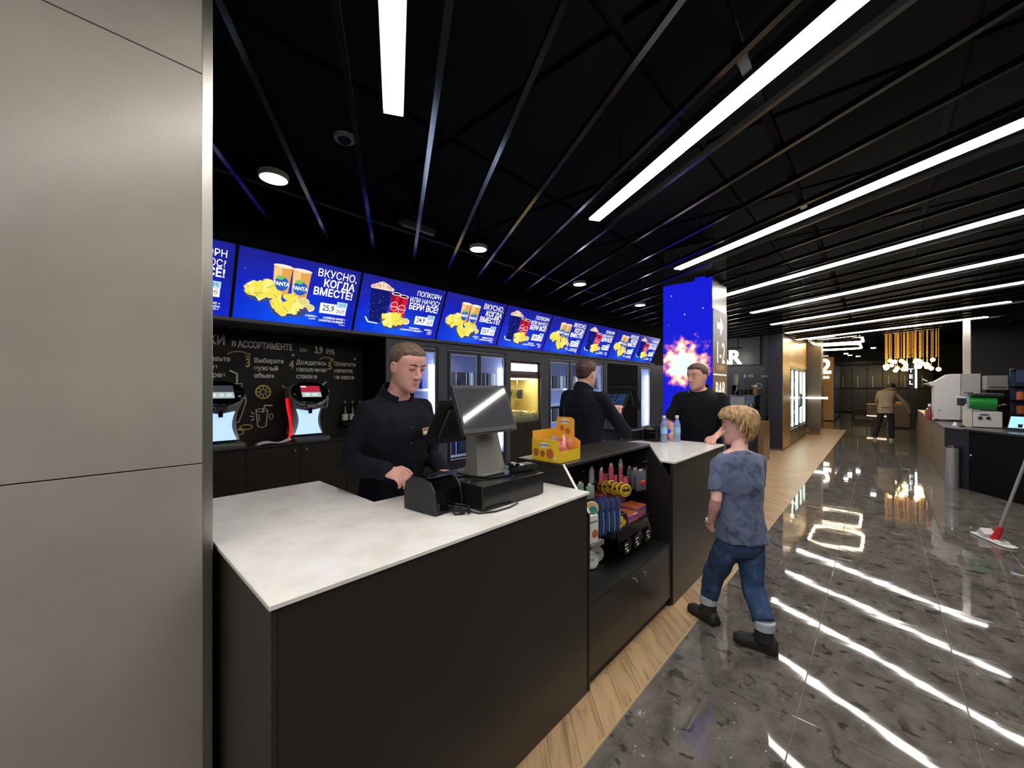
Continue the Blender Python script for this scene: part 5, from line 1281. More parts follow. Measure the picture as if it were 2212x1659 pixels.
MB().cyl((.82, -.002, .20), (.82, -.012, .20), .012, n=10).build('lock', M['dark_steel'], t)
t = thing('red_bottle', 'red syrup bottle in front of the white machine, taller one', 'bottle', (.70, 10.95, .889)); MB().lathe([(0, 0), (.035, 0), (.035, .17), (.015, .22), (.015, .26), (0, .26)], n=14).build('glass', mat('red_glass', (130, 36, 30), .2), t, smooth=True); MB().lathe([(0, .2605), (.02, .2605), (.02, .31), (0, .31)], n=10).build('pump', M['paper'], t)
t = thing('red_bottle', 'red syrup bottle in front of the white machine, shorter one', 'bottle', (.69, 11.2, .889)); MB().lathe([(0, 0), (.035, 0), (.035, .15), (.015, .19), (0, .19)], n=14).build('glass', mat('red_glass2', (150, 50, 40), .2), t, smooth=True); MB().lathe([(0, .1905), (.018, .1905), (.018, .22), (0, .22)], n=10).build('cap', M['paper'], t)
# slush machine
t = thing('slush_machine', 'slush drink machine with a green cylinder tank and white motor box', 'slush machine', (1.05, 9.4, .889))
MB().rbox((.02, -.02, .01), (.31, .4, .25), .01).build('motor_box', PW_, t, bevel=.004)
MB().box((-.06, .03, .0), (.015, .3, .36)).build('front_pillar', mat('cream_white', (206, 200, 186), .4), t, bevel=.004)
GRN = mat('green_slush', (34, 142, 58), .2)
for k in range(2): MB().tube([(-.02, .08 + .2 * k, .385), (.26, .08 + .2 * k, .37)], .105, 22, round_cap=False).build('tank', GRN, t, smooth=True)
for k in range(2):
    MB().cyl((-.045, .08 + .2 * k, .385), (-.0205, .08 + .2 * k, .385), .11, n=20).build('tank_face', M['pet'], t)
    tp = MB().box((-.12, .06 + .2 * k, .33), (-.046, .10 + .2 * k, .45)).build('tap', M['plastic_blk'], t, bevel=.004)
    MB().box((-.13, .05 + .2 * k, .45), (-.05, .11 + .2 * k, .475)).build('tap_handle', M['white'], tp)
MB().box((.0, -.03, .478), (.33, .38, .53)).build('lid', M['plastic_blk'], t, bevel=.008)
MB().box((-.08, -.01, .53), (.02, .36, .55)).build('lid_front', M['chrome'], t)
MB().tube([(.27, -.035, .34), (.33, -.05, .37), (.36, -.05, .36)], .01, 8).build('crank', M['chrome'], t)
for x in (.09, .17): MB().cyl((x, -.021, .15), (x, -.032, .15), .025, n=14).build('dial', M['dark_steel'], t)
MB().prism(oval(.13, .20, .05, .012), (0, -.024, 0), (1, 0, 0), (0, 0, 1), (0, .003, 0)).build('badge', M['dark_steel'], t)
MB().box((-.12, -.02, .0), (-.065, .3, .02)).build('drip_tray', M['plastic_blk'], t)
t = thing('sugar_jar', 'tiny white cone shaped holder in front of the slush machine', 'holder', (.90, 9.6, .889)); MB().lathe([(0, 0), (.03, 0), (.016, .05), (0, .065)], n=12).build('cone', M['white'], t, smooth=True); MB().lathe([(0, -.0), (.036, 0), (.036, .004), (0, .004)], n=12).build('base', M['paper'], t)
# rear cabinets at the right edge
t = thing('black_stand', 'black cabinet behind the slush machine carrying a grey box', 'cabinet', (1.27, 9.95, .889)); MB().box((.0, 0, 0), (.24, .5, .58)).build('body', M['deep_black'], t); MB().box((.02, -.012, .03), (.22, -.001, .55)).build('door', M['gloss_blk'], t)
t = thing('grey_box', 'plain grey box on the black cabinet behind the slush machine', 'box', (1.28, 9.96, 1.4695)); MB().box((0, 0, 0), (.22, .4, .23)).build('case', M['grey_plastic'], t, bevel=.004); MB().box((.02, -.004, .03), (.2, -.0005, .05)).build('slot', M['dark_steel'], t)
t = thing('bottle_rack', 'navy shelf rack with warm lit jars at the right edge', 'rack', (1.53, 9.75, .889))
MB().box((0, .3, 0), (.6, .33, .92)).build('back', mat('rack_navy', (44, 52, 88), .4), t)
for z in (.2, .42, .64, .9): MB().box((0, 0, z), (.6, .299, z + .012)).build('shelf', M['black_matte'], t)
MB().box((.02, -.005, .70), (.58, .002, .89)).build('header_panel', mat('header_navy', (52, 62, 104), .35), t)
for r_ in range(2):
    for k in range(4):
        q_ = thing('rack_jar', '%s jar on the %s shelf of the navy rack' % (['amber', 'pale', 'green', 'cream'][k], ['lower', 'upper'][r_]), 'jar', (1.61 + .13 * k, 9.87, 1.1015 + .22 * r_)); MB().lathe([(0, 0), (.045, 0), (.045, .12), (0, .12)], n=14).build('glass', [OR, M['paper'], GN, Y][k], q_, smooth=True); MB().lathe([(0, .1205), (.046, .1205), (.046, .14), (0, .14)], n=14).build('lid', M['dark_steel'], q_)
t = thing('tablet_till', 'tablet till with a pale blue screen at the right edge', 'till', (1.42, 8.75, .9005), R(-30))
MB().rbox((-.1, -.08, 0), (.1, .08, .02), .02).build('base', M['plastic_blk'], t)
b = MB().box((-.12, -.02, .03), (.12, -.005, .22)).xform(Matrix.Rotation(R(-25), 4, 'X')).build('tablet', M['plastic_blk'], t, bevel=.004)
MB().box((-.11, -.0225, .04), (.11, -.0205, .21)).xform(Matrix.Rotation(R(-25), 4, 'X')).build('display', glow('tablet_screen', (150, 210, 240), 1.2), b)
MB().box((-.02, .0, .0205), (.02, .06, .1)).build('stand', M['plastic_blk'], t)

# mop
t = thing('flat_mop', 'white flat mop with a red joint and grey pole standing on the wet floor', 'mop', (.82, 6.06, 0), R(-64))
MB().prism([(-.21, -.045), (.17, -.055), (.22, .0), (.2, .05), (-.18, .055), (-.22, .02)], (0, 0, .002), (1, 0, 0), (0, 1, 0), (0, 0, .016)).build('pad_plate', M['white'], t, bevel=.004)
MB().box((-.14, -.045, .0185), (-.06, .045, .09)).xform(Matrix.Translation((-.10, 0, .02)) @ Matrix.Rotation(R(35), 4, 'Y') @ Matrix.Translation((.10, 0, -.02))).build('flap', M['white'], t, bevel=.003)
MB().box((.06, -.04, .0185), (.13, .04, .035)).build('clip', M['white'], t, bevel=.003); MB().box((.07, -.02, .0355), (.12, .02, .038)).build('clip_pad', M['grey_plastic'], t)
inv = Matrix.Rotation(R(64), 4, 'Z')
def ml(x, y, z): v = inv @ Vector((x - .82, y - 6.06, 0)); return (v.x, v.y, z)
MB().tube([ml(.825, 6.065, .02), ml(.85, 6.06, .09), ml(.862, 6.055, .15)], [.03, .026, .024], 12).build('red_joint', mat('red_plastic', (206, 40, 48), .35), t, smooth=True, label='red swivel joint')
MB().tube([ml(.862, 6.055, .15), ml(1.11, 5.88, 1.36)], .013, 10).build('pole', mat('pole_grey', (176, 176, 178), .3, .3), t, smooth=True)
# ------------------------------------------------------------------ people
def remesh(mb, name, mats, voxel, smooth=4, fac=0.5, wrinkle=None):
    me = mb.mesh(name, mats)
    o = bpy.data.objects.new('tmp', me); COL.objects.link(o)
    m = o.modifiers.new('r', 'REMESH'); m.mode = 'VOXEL'; m.voxel_size = voxel; m.use_smooth_shade = True
    s = o.modifiers.new('s', 'SMOOTH'); s.iterations = smooth; s.factor = fac
    dg = bpy.context.evaluated_depsgraph_get()
    out = bpy.data.meshes.new_from_object(o.evaluated_get(dg))
    bpy.data.objects.remove(o); bpy.data.meshes.remove(me)
    out.name = name
    out.materials.clear()
    for q in (mats if isinstance(mats, (list, tuple)) else [mats]): out.materials.append(q)
    if wrinkle:
        amp, sc, off = wrinkle
        nv = len(out.vertices); co = np.empty(nv * 3, 'f'); nr = np.empty(nv * 3, 'f')
        out.vertices.foreach_get('co', co); out.vertices.foreach_get('normal', nr); co.shape = nr.shape = (nv, 3)
        dv = np.array([noise.noise((x * sc + off, y * sc + off, z * sc * .55)) + .5 * noise.noise((x * sc * 2.3 + z * sc + off, y * sc * 2.3 + 3, z * sc * 1.4 + 1)) for x, y, z in co.tolist()], 'f')
        out.vertices.foreach_set('co', (co + nr * (amp * dv)[:, None]).ravel())
    out.polygons.foreach_set('use_smooth', [True] * len(out.polygons)); out.update()
    return out

HU = [0.00, .04, .10, .18, .27, .36, .46, .55, .63, .72, .82, .90, .96, 1.0]
HW = [.10, .165, .215, .255, .28, .298, .312, .32, .325, .32, .285, .22, .14, .03]
HF = [.30, .335, .345, .338, .338, .335, .34, .345, .36, .362, .33, .26, .16, .03]
HB = [.00, .04, .10, .18, .26, .33, .375, .405, .425, .43, .40, .32, .20, .04]
def skull(u, a, ex=0.0, face=True):
    """point on the head for height u (0 chin .. 1 crown) and azimuth a (0 = nose), in units of head height"""
    w, f, b = np.interp(u, HU, HW), np.interp(u, HU, HF), np.interp(u, HU, HB)
    c, s = math.cos(a), math.sin(a)
    x = (f if c > 0 else b) * math.copysign(abs(c) ** .85, c); y = w * math.copysign(abs(s) ** .88, s)
    if face and c > 0:
        g = lambda du, dl, su, sl: math.exp(-((u - du) / su) ** 2 - ((abs(y) - dl) / sl) ** 2)
        x += -.042 * g(.545, .135, .05, .075) + .018 * g(.615, .10, .03, .12) + .014 * g(.42, .19, .06, .07) + .014 * g(.21, 0, .07, .12) + .012 * g(.05, 0, .05, .08)
    r = math.hypot(x, y) or 1e-6
    return Vector((x + ex * x / r, y + ex * y / r, u + (ex * max(0, (u - .6)) / .4 if ex else 0)))
def add_head(mb, Mh, Hh, lids=False, nose=1.0):
    st = len(mb.v)
    us = list(np.linspace(0, 1, 34))
    mb.loft([[skull(u, 2 * math.pi * j / 44) for j in range(44)] for u in us])
    # nose, lips, ears, lids
    mb.tube([(.345, 0, .57), (.345 + .033 * nose, 0, .48), (.345 + .078 * nose, 0, .395), (.345 + .088 * nose, 0, .365)], [.026, .036, .044 * nose ** .5, .044 * nose ** .5], 10, True)
    for s in (-1, 1):
        mb.ball((.345 + .035 * nose, s * .05, .348), (.05, .038, .034), 10)
        mb.ball((-.035, s * .335, .46), (.062, .026, .115), 12)
        mb.tube([(.02, s * .325, .50), (.0, s * .36, .56), (-.06, s * .372, .57), (-.095, s * .37, .50), (-.075, s * .355, .41), (-.02, s * .335, .36)], .016, 6, True)
        mb.tube([(.325, s * .07, .565), (.352, s * .135, .578), (.305, s * .20, .56)], .019, 8, True)
        mb.tube([(.322, s * .08, .515), (.335, s * .135, .508), (.30, s * .195, .522)], .015, 8, True)
        if lids: mb.ball((.288, s * .135, .54), (.06, .062, .045), 12)
    lip = lambda u, f, r: mb.tube([(f - .055, -.115, u - .002), (f - .012, -.06, u + .004), (f + .004, 0, u), (f - .012, .06, u + .004), (f - .055, .115, u - .002)], [r * .55, r, r, r, r * .55], 8, True)
    lip(.243, .348, .021); lip(.203, .345, .024)
    mb.xform(Mh @ Matrix.Scale(Hh, 4), st)
def hand(mb, W, d, n, side, k=1.0, curl=.5, spread=.0):
    W, d, n = Vector(W), Vector(d).normalized(), Vector(n).normalized(); n = (n - d * n.dot(d)).normalized()
    th = d.cross(n) * (-side)
    rings = []
    for v, hw, ht in ((-.01, .026, .022), (.02, .034, .018), (.05, .041, .016), (.085, .042, .013), (.093, .038, .009)):
        c = W + d * v * k; rings.append([c + th * (hw * k * math.cos(a)) + n * (ht * k * math.sin(a)) for a in [2 * math.pi * j / 12 for j in range(12)]])
    mb.loft(rings)
    for off, ln, cc in ((.031, .070, .9), (.0105, .079, 1.0), (-.0105, .073, 1.05), (-.031, .058, 1.15)):
        p = W + (d * .086 + th * off) * k; pts = [p - d * .02 * k, p]; a = .15
        sd = (d + th * off * spread * 6).normalized()
        for frac in (.45, .31, .24):
            a += curl * cc; p = p + (sd * math.cos(a) + n * math.sin(a)) * ln * frac * k; pts.append(p)
        mb.tube(pts, [.0095 * k, .0095 * k, .0088 * k, .008 * k, .007 * k], 8, True)
    p = W + (d * .025 + th * .028) * k
    mb.tube([p - th * .012 * k, p + (d * .03 + th * .024 + n * .006) * k, p + (d * .058 + th * .03 + n * .018) * k, p + (d * .08 + th * .026 + n * .028) * k], [.013 * k, .0125 * k, .0105 * k, .008 * k], 8, True)
def torso_rings(secs, lean=0.0, z0=.9, n=28):
    out = []
    for z, hw, hd, fx in secs:
        dx = lean * max(0, z - z0)
        out.append([(fx + dx + hd * math.copysign(abs(math.cos(a)) ** .8, math.cos(a)), hw * math.copysign(abs(math.sin(a)) ** .9, math.sin(a)), z - lean * .35 * max(0, z - z0) * (fx + hd * math.cos(a))) for a in [2 * math.pi * j / n for j in range(n)]])
    return out
def lerp(a, b, t): return Vector(a) * (1 - t) + Vector(b) * t
def limb(mb, a, b, c, ra, rb, rc, grow=0.0, bulge=1.05, end=None, cap=True):
    pts = [a, lerp(a, b, .35), lerp(a, b, .75), b, lerp(b, c, .3), lerp(b, c, .7), c]
    rs = [ra, ra * .97, (ra + rb * 2) / 3, rb, rb * bulge, (rb + rc * 2) / 3, rc]
    if end is not None:
        pts, rs = pts[:end], rs[:end]
    mb.tube(pts, [r + grow for r in rs], 14, cap)
def shoe(mb, ank, dirv, Lf, hw, sole=True):
    d = Vector((dirv[0], dirv[1], 0)).normalized(); l = Vector((-d.y, d.x, 0)); a = Vector((ank[0], ank[1], 0)); pz = ank[2]
    rings = []
    for v, w, h in ((-.30, .5, .5), (-.27, .78, .62), (-.15, .92, .8), (.0, .92, .85), (.2, .95, .62), (.42, 1.05, .48), (.58, .95, .42), (.67, .6, .32), (.70, .3, .22)):
        c = a + d * v * Lf; hh = h * Lf * .38
        rings.append([c + l * (hw * w * x) + Vector((0, 0, pz + z * hh)) for x, z in ((-.92, 0), (.92, 0), (1.0, .25), (.85, .7), (.45, 1), (0, 1.06), (-.45, 1), (-.85, .7), (-1.0, .25))])
    mb.loft(rings)
def short_hair(Mh, Hh, hairline, thick, seed=0, mat_=None, parent=None):
    nA, us = 72, list(np.linspace(.12, 1, 56))
    mb = MB(); keep = []
    vs = []; msk = []
    for u in us:
        for j in range(nA):
            a = 2 * math.pi * j / nA; p = skull(u, a, 0, True)
            m = u - hairline(p.x, abs(p.y), u) + .018 * noise.noise(Vector((p.x * 14, p.y * 14, u * 14 + seed)))
            e = thick * max(0.0, min(1.0, m / .07)) - .004
            e += thick * .25 * noise.noise(Vector((p.x * 22, p.y * 22, u * 22 + seed))) * (1 if m > .03 else 0)
            q = skull(u, a, e, True); vs.append(q); msk.append(m)
    fs = []
    for i in range(len(us) - 1):
        for j in range(nA):
            k = (j + 1) % nA; f = (i * nA + j, i * nA + k, (i + 1) * nA + k, (i + 1) * nA + j)
            if max(msk[x] for x in f) > 0: fs.append(f)
    fs.append(tuple(range((len(us) - 1) * nA, len(us) * nA)))
    mb.add(vs, fs).xform(Mh @ Matrix.Scale(Hh, 4))
    return mb.build('hair', mat_, parent, smooth=True)
def hl_short(x, y, u):
    return float(np.interp(x, [-.45, -.30, -.18, -.06, .0, .06, .14, .22, .30, .40], [.16, .24, .40, .56, .54, .60, .74, .78, .80, .80]))
def skinmat(name, rgb, rough=.5):
    m = mat(name, rgb, rough, spec=.35)
    b = bs(m); b.inputs['Subsurface Weight'].default_value = .06; b.inputs['Subsurface Radius'].default_value = (1, .35, .2); b.inputs['Subsurface Scale'].default_value = .012
    f = noise_tex(m, coords(m), 14, 3, .5)
    c = ramp(m, f, [(.35, tuple(v * .92 for v in lin(rgb))), (.65, tuple(min(1, v * 1.05) for v in lin(rgb)))]); L(m, c, b.inputs['Base Color'])
    return m
LIPM = mat('lips', (210, 146, 136), .5)
def hairmat(name, a, b):
    m = mat(name, a, .55, spec=.4)
    f = noise_tex(m, coords(m, scale=(60, 60, 26)), 1, 4, .6)
    c = ramp(m, f, [(.35, lin(b)), (.65, lin(a))]); L(m, c, bs(m).inputs['Base Color']); bump(m, f, .5, .004); return m
def set_lips(me, Mh, Hh):
    inv = (Mh @ Matrix.Scale(Hh, 4)).inverted()
    for p in me.polygons:
        q = inv @ p.center
        if q.x > .31 and abs(q.z - .223) < .036 * (1 - (q.y / .115) ** 2): p.material_index = 1
def face_parts(root, Mh, Hh, brow, closed=False, iris=(70, 84, 100)):
    Mx = Mh @ Matrix.Scale(Hh, 4)
    for s in (-1, 1):
        b = MB().tube([(.352, s * .055, .612), (.368, s * .12, .632), (.318, s * .215, .612)], [.012, .016, .008], 8, True, flat=((0, 0, 1), 1.0)).xform(Mx)
        b.build('eyebrow', brow, root, smooth=True)
        if closed:
            MB().tube([(.338, s * .085, .526), (.352, s * .135, .518), (.318, s * .195, .530)], .007, 6, True).xform(Mx).build('eyelashes', brow, root, smooth=True)
        else:
            e = MB().ball((.278, s * .135, .542), (.058, .058, .05), 16).xform(Mx).build('eye', EYEW, root, smooth=True)
            MB().ball((.322, s * .135, .542), (.018, .025, .025), 12).xform(Mx).build('iris', mat('iris', iris, .2), e, smooth=True)
EYEW = mat('eye_white', (214, 208, 204), .25)
def headm(pos, yaw, pitch, roll=0.0):
    return Matrix.Translation(pos) @ Matrix.Rotation(R(yaw), 4, 'Z') @ Matrix.Rotation(R(pitch), 4, 'Y') @ Matrix.Rotation(R(roll), 4, 'X')

def adult(name, label, loc, rz, H, lean, headpos, yaw, pitch, armL, armR, sleeve_long, shirt_m, skin_m, hair_m, hl, thick, legs=None, closed=False, pants_m=None, shoe_m=None, bulk=1.0, Hh=.242, vox=.0048, eyes=True):
    t = thing(name, label, 'person', loc, R(rz))
    k = H / 1.75
    bodyb = MB()
    secs = [(.88, .150, .105, 0), (.95, .165, .115, 0), (1.06, .152, .108, .0), (1.18, .160, .115, .005), (1.30, .178, .12, .005), (1.38, .182, .11, 0), (1.43, .150, .085, -.01), (1.47, .09, .065, -.015), (1.50, .062, .058, -.01)]
    secs = [(z * k, w * k * bulk, d_ * k * bulk, f) for z, w, d_, f in secs]
    bodyb.loft(torso_rings(secs, lean, .92 * k))
    Mh = headm(headpos, yaw, pitch)
    top = .5 * k
    nb = Vector((lean * (1.47 - .92) * k - .015, 0, 1.45 * k)); hb = Mh @ Vector((-.06 * Hh, 0, .25 * Hh))
    bodyb.tube([nb, lerp(nb, hb, .5), hb], [.066 * k, .058 * k, .06 * k], 16, True)
    add_head(bodyb, Mh, Hh, closed)
    legs = legs or (((0, .09, .50), (0, .10, .085), (1, .15)), ((0, -.09, .50), (0, -.10, .085), (1, -.15)))
    for s, (kn, an, fd) in zip((1, -1), legs):
        hip = (0, s * .085 * k, .90 * k); limb(bodyb, hip, Vector(kn) * k, Vector(an) * k, .075 * k, .05 * k, .038 * k)
        shoe(bodyb, (an[0] * k, an[1] * k, .012), fd, .23 * k, .036 * k)
    sh = []
    for s, arm in ((1, armL), (-1, armR)):
        S, E, Wr, d, n, cu = arm
        limb(bodyb, S, E, Wr, .05 * k, .039 * k, .027 * k)
        hand(bodyb, Wr, d, n, s, k * 1.02, cu)
        sh.append((S, E, Wr))
    me = remesh(bodyb, 'body', [skin_m, LIPM], vox, 3, .5); set_lips(me, Mh, Hh)
    place('body', me, t)
    short_hair(Mh, Hh, hl, thick, len(label), hair_m, t)
    if eyes: face_parts(t, Mh, Hh, hair_m, closed)
    sb = MB()
    ss = [(z, w + .018, d_ + .018, f) for z, w, d_, f in secs]
    ss[0] = (.80 * k, ss[0][1] + .012, ss[0][2] + .012, 0)
    tr = torso_rings(ss, lean, .92 * k)
    for q_, sl in ((-1, .45), (-2, .25)):
        cx_ = sum(p[0] for p in tr[q_]) / len(tr[q_]); tr[q_] = [(p[0], p[1], p[2] - sl * (p[0] - cx_) - (.012 if q_ == -1 else 0)) for p in tr[q_]]
    sb.loft(tr)
    for S, E, Wr in sh:
        sb.tube([lerp(S, (0, 0, S[2]), .35) , S], [.066 * k, .058 * k], 14, True)
        if sleeve_long: limb(sb, S, E, Wr, .052 * k, .046 * k, .034 * k, .008)
        else: sb.tube([S, lerp(S, E, .4), lerp(S, E, .86)], [.068 * k, .066 * k, .067 * k], 14, False)
    sm_ = remesh(sb, 'shirt', shirt_m, .0075, 5, .5, (.009, 9.0, len(label)))
    so = place('shirt', sm_, t)
    # stand-up collar open at the front, seated on the shirt's neckline
    ring = [Vector(p) for p in tr[-1]]; cc = sum(ring, Vector()) / len(ring); ax = (hb - nb).normalized(); ri = []; nR = len(ring)
    for j in range(2, nR - 1):
        d_ = ring[j] - cc; c = math.cos(2 * math.pi * j / nR)
        base = cc + d_ * 1.03 - ax * .022; topp = cc + d_ * (.90 + .03 * c) + ax * ((.034 if sleeve_long else .016) - .012 * c) * k
        o_ = Vector((d_.x, d_.y, 0)).normalized()
        ri.append([base, topp, topp + o_ * .007, base + o_ * .010 - ax * .004])
    MB().loft(ri).build('collar', shirt_m, t, smooth=True)
    pb = MB()
    pb.loft(torso_rings([(.80 * k, .12 * k, .1 * k, 0), (.86 * k, .16 * k, .118 * k, 0), (.98 * k, .17 * k, .122 * k, 0)], 0))
    for s, (kn, an, fd) in zip((1, -1), legs):
        limb(pb, (0, s * .085 * k, .89 * k), Vector(kn) * k, Vector(an) * k + Vector((0, 0, .03)), .088 * k, .066 * k, .058 * k)
    place('trousers', remesh(pb, 'trousers', pants_m or M['trousers'], .011, 4, .5, (.008, 8, 2)), t)
    for s, (kn, an, fd) in zip((1, -1), legs):
        q = MB(); shoe(q, (an[0] * k, an[1] * k, .0), fd, .255 * k, .046 * k); q.build('shoe', shoe_m or M['shoe'], t, smooth=True)
    return t, Mh, k
M['trousers'] = mat('black_trousers', (24, 24, 28), .8); M['shoe'] = mat('black_shoe', (26, 25, 25), .5)
SHIRT = mat('black_navy_shirt', (19, 21, 31), .85, spec=.2); POLO = mat('black_polo', (19, 21, 28), .85, spec=.2)
SK1 = skinmat('skin_fair', (228, 172, 162)); SK2 = skinmat('skin_fair_warm', (228, 178, 164)); SK3 = skinmat('skin_ruddy', (228, 172, 158)); SKB = skinmat('skin_child', (232, 184, 176))
HA1 = hairmat('hair_light_brown', (124, 104, 86), (84, 68, 56)); HA2 = hairmat('hair_brown', (92, 70, 60), (58, 44, 38)); HA3 = hairmat('hair_dark_brown', (100, 74, 60), (66, 48, 40))
HAB = hairmat('hair_blond', (206, 172, 126), (138, 102, 68))

# first cashier
t1, Mh, k = adult('person', 'person in a black buttoned shirt with a badge looking down at the near till', (-1.92, 1.13, 0), 2, 1.72, .10, (.10, .005, 1.492), 5, 16,
    ((.05, .162, 1.385), (.04, .225, 1.11), (.22, .17, 1.06), (1, -.3, -.1), (0, -.2, -1), .35), ((.05, -.162, 1.385), (-.01, -.235, 1.12), (.245, -.19, 1.12), (1, .3, -.12), (0, .4, -1), .6),
    True, SHIRT, SK1, HA1, hl_short, .03, closed=True)
bd_ = thing('name_badge', 'small pale gold name badge on the first cashier\'s shirt', 'badge', (0, 0, 0))
bd_.parent = None
Mb = Matrix.Translation((-1.92, 1.13, 0)) @ Matrix.Rotation(R(2), 4, 'Z') @ Matrix.Translation((.183, .085, 1.275)) @ Matrix.Rotation(R(24), 4, 'Z') @ Matrix.Rotation(R(-5), 4, 'Y')
bd_.matrix_world = Mb
MB().box((0, -.033, -.018), (.004, .033, .018)).build('plate', mat('badge_gold', (206, 178, 132), .35, .3), bd_, bevel=.001)
MB().box((.0042, -.027, -.012), (.0048, .027, .0)).build('name_strip', M['paper'], bd_)
MB().box((.0042, -.027, .004), (.0048, .027, .012)).build('logo_strip', mat('badge_brown', (150, 112, 80), .5), bd_)
for z in (1.37, 1.30, 1.22, 1.14, 1.06, .98):
    x = .137 + .10 * (z - .9) - .012 * (z > 1.33)
    MB().ball((x + .008, .0, z), (.004, .006, .006), 8).build('button', M['plastic_blk'], t1)

# second cashier, seen from behind
t2, _, _ = adult('person', 'person in a dark navy shirt seen from behind tapping the lit till screen', (-1.88, 2.93, 0), 86, 1.74, .05, (.04, -.005, 1.50), -6, 6,
    ((.02, .18, 1.42), (.06, .27, 1.14), (.25, .20, 1.02), (1, -.2, 0), (0, -.2, -1), .4), ((.02, -.18, 1.41), (.25, -.27, 1.11), (.39, -.10, 1.235), (.3, .15, .95), (1, .2, -.2), .55),
    True, SHIRT, SK2, HA2, hl_short, .034)

# man leaning on the far counter
t3, _, _ = adult('person', 'person in a black short sleeved polo leaning on the far counter before the blue column', (-1.335, 4.30, 0), -88, 1.75, .13, (.115, .0, 1.487), -24, 6,
    ((.06, .19, 1.40), (.13, .285, 1.14), (.33, .215, 1.052), (1, -.1, -.12), (0, 0, -1), .35), ((.06, -.19, 1.40), (.12, -.285, 1.14), (.31, -.17, 1.06), (.9, .15, -.25), (0, 0, -1), .35),
    False, POLO, SK3, HA3, hl_short, .034, bulk=1.12, Hh=.255)

# cleaner in the far hall
BEI = mat('beige_hoodie', (158, 142, 118), .85)
t4, _, _ = adult('person', 'person in a beige hooded top and black trousers bending over in the far hall', (.13, 15.62, 0), 80, 1.70, .35, (.33, -.05, 1.40), -10, 35,
    ((.17, .16, 1.36), (.28, .24, 1.12), (.42, .16, .98), (.6, -.2, -.6), (0, -1, 0), .5), ((.17, -.16, 1.36), (.24, -.33, 1.12), (.34, -.42, .92), (.5, -.3, -.8), (0, 1, 0), .5),
    True, BEI, SK2, hairmat('hair_black', (44, 36, 32), (26, 22, 20)), hl_short, .05, legs=(((-.02, .15, .50), (-.14, .21, .085), (1, .2)), ((.05, -.12, .50), (.0, -.13, .085), (1, -.2))), shoe_m=mat('pale_shoe', (190, 178, 160), .6), vox=.012, eyes=False)

# ------------------------------------------------------------------ the boy
def leafshirt():
    m = mat('leaf_print_shirt', (108, 120, 150), .8, sheen=.2)
    v = coords(m, scale=(1, 1, 1))
    n = N(m, 'ShaderNodeTexNoise'); n.inputs['Scale'].default_value = 9; L(m, v, n.inputs['Vector'])
    vo = N(m, 'ShaderNodeTexVoronoi'); vo.inputs['Scale'].default_value = 9.5
    ad = N(m, 'ShaderNodeVectorMath', operation='ADD'); sc = N(m, 'ShaderNodeVectorMath', operation='SCALE'); sc.inputs['Scale'].default_value = .16
    L(m, n.outputs['Color'], sc.inputs[0]); L(m, v, ad.inputs[0]); L(m, sc.outputs[0], ad.inputs[1]); L(m, ad.outputs[0], vo.inputs['Vector'])
    f = noise_tex(m, ad.outputs[0], 11, 2, .4, 1.6)
    c0 = ramp(m, f, [(.42, lin((78, 90, 122))), (.47, lin((94, 106, 138)))])
    lf = ramp(m, vo.outputs['Distance'], [(.30, (1, 1, 1)), (.36, (0, 0, 0))])
    pk = N(m, 'ShaderNodeSeparateColor'); L(m, vo.outputs['Color'], pk.inputs[0]); pr = ramp(m, pk.outputs[0], [(.35, (0, 0, 0)), (.4, (1, 1, 1))])
    f3 = ramp(m, noise_tex(m, v, 26, 2, .5, 2.0), [(.45, (.25, .25, .25)), (.55, (1, 1, 1))])
    fm = mixc(m, 1, mixc(m, 1, lf, pr, 'MULTIPLY'), f3, 'MULTIPLY')
    c = mixc(m, fm, c0, lin((50, 58, 86))); L(m, c, bs(m).inputs['Base Color']); return m
def denim():
    m = mat('blue_denim', (44, 68, 104), .85)
    f = noise_tex(m, coords(m, scale=(1, 1, .6)), 12, 5, .65)
    c = ramp(m, f, [(.3, lin((34, 54, 88))), (.55, lin((50, 78, 118))), (.75, lin((84, 110, 146)))]); L(m, c, bs(m).inputs['Base Color']); return m
LS, DN = leafshirt(), denim()
BOY = (-.618, 2.715, 0); BRZ = 140
tb = thing('person', 'small person in a blue leaf print shirt, jeans and black boots walking past', 'person', BOY, R(BRZ))
bb = MB(); Hh = .228
secs = [(.52, .105, .085, 0), (.62, .118, .088, 0), (.74, .112, .082, 0), (.86, .122, .088, 0), (.98, .135, .088, -.005), (1.06, .132, .078, -.01), (1.10, .10, .06, -.012), (1.125, .052, .048, -.01)]
bb.loft(torso_rings(secs, .06, .6))
Mh = headm((.055, -.035, 1.150), 62, 5, 0)
nb = Vector((.018, 0, 1.10)); hb = Mh @ Vector((-.06 * Hh, 0, .28 * Hh))
bb.tube([nb, lerp(nb, hb, .5), hb], [.05, .044, .046], 14, True)
add_head(bb, Mh, Hh, nose=.62)
bl = (((.135, .085, .30), (.165, .10, .088), (.98, .25)), ((-.02, -.06, .31), (-.14, -.04, .092), (.72, .66)))
for s, (kn, an, fd) in zip((1, -1), bl):
    limb(bb, (0, s * .065, .58), kn, an, .06, .042, .032)
    shoe(bb, (an[0], an[1], .024), fd, .18, .03)
bS = (((.02, .128, 1.045), (-.035, .185, .84), (.045, .165, .685), (.45, -.12, -.9), (.2, -1, 0), .5), ((.02, -.128, 1.045), (.09, -.165, .85), (.17, -.11, .735), (.2, .35, -.9), (.2, 1, 0), .5))
for s, (S, E, Wr, d_, n_, cu) in zip((1, -1), bS):
    limb(bb, S, E, Wr, .038, .031, .022); hand(bb, Wr, d_, n_, s, .74, cu)
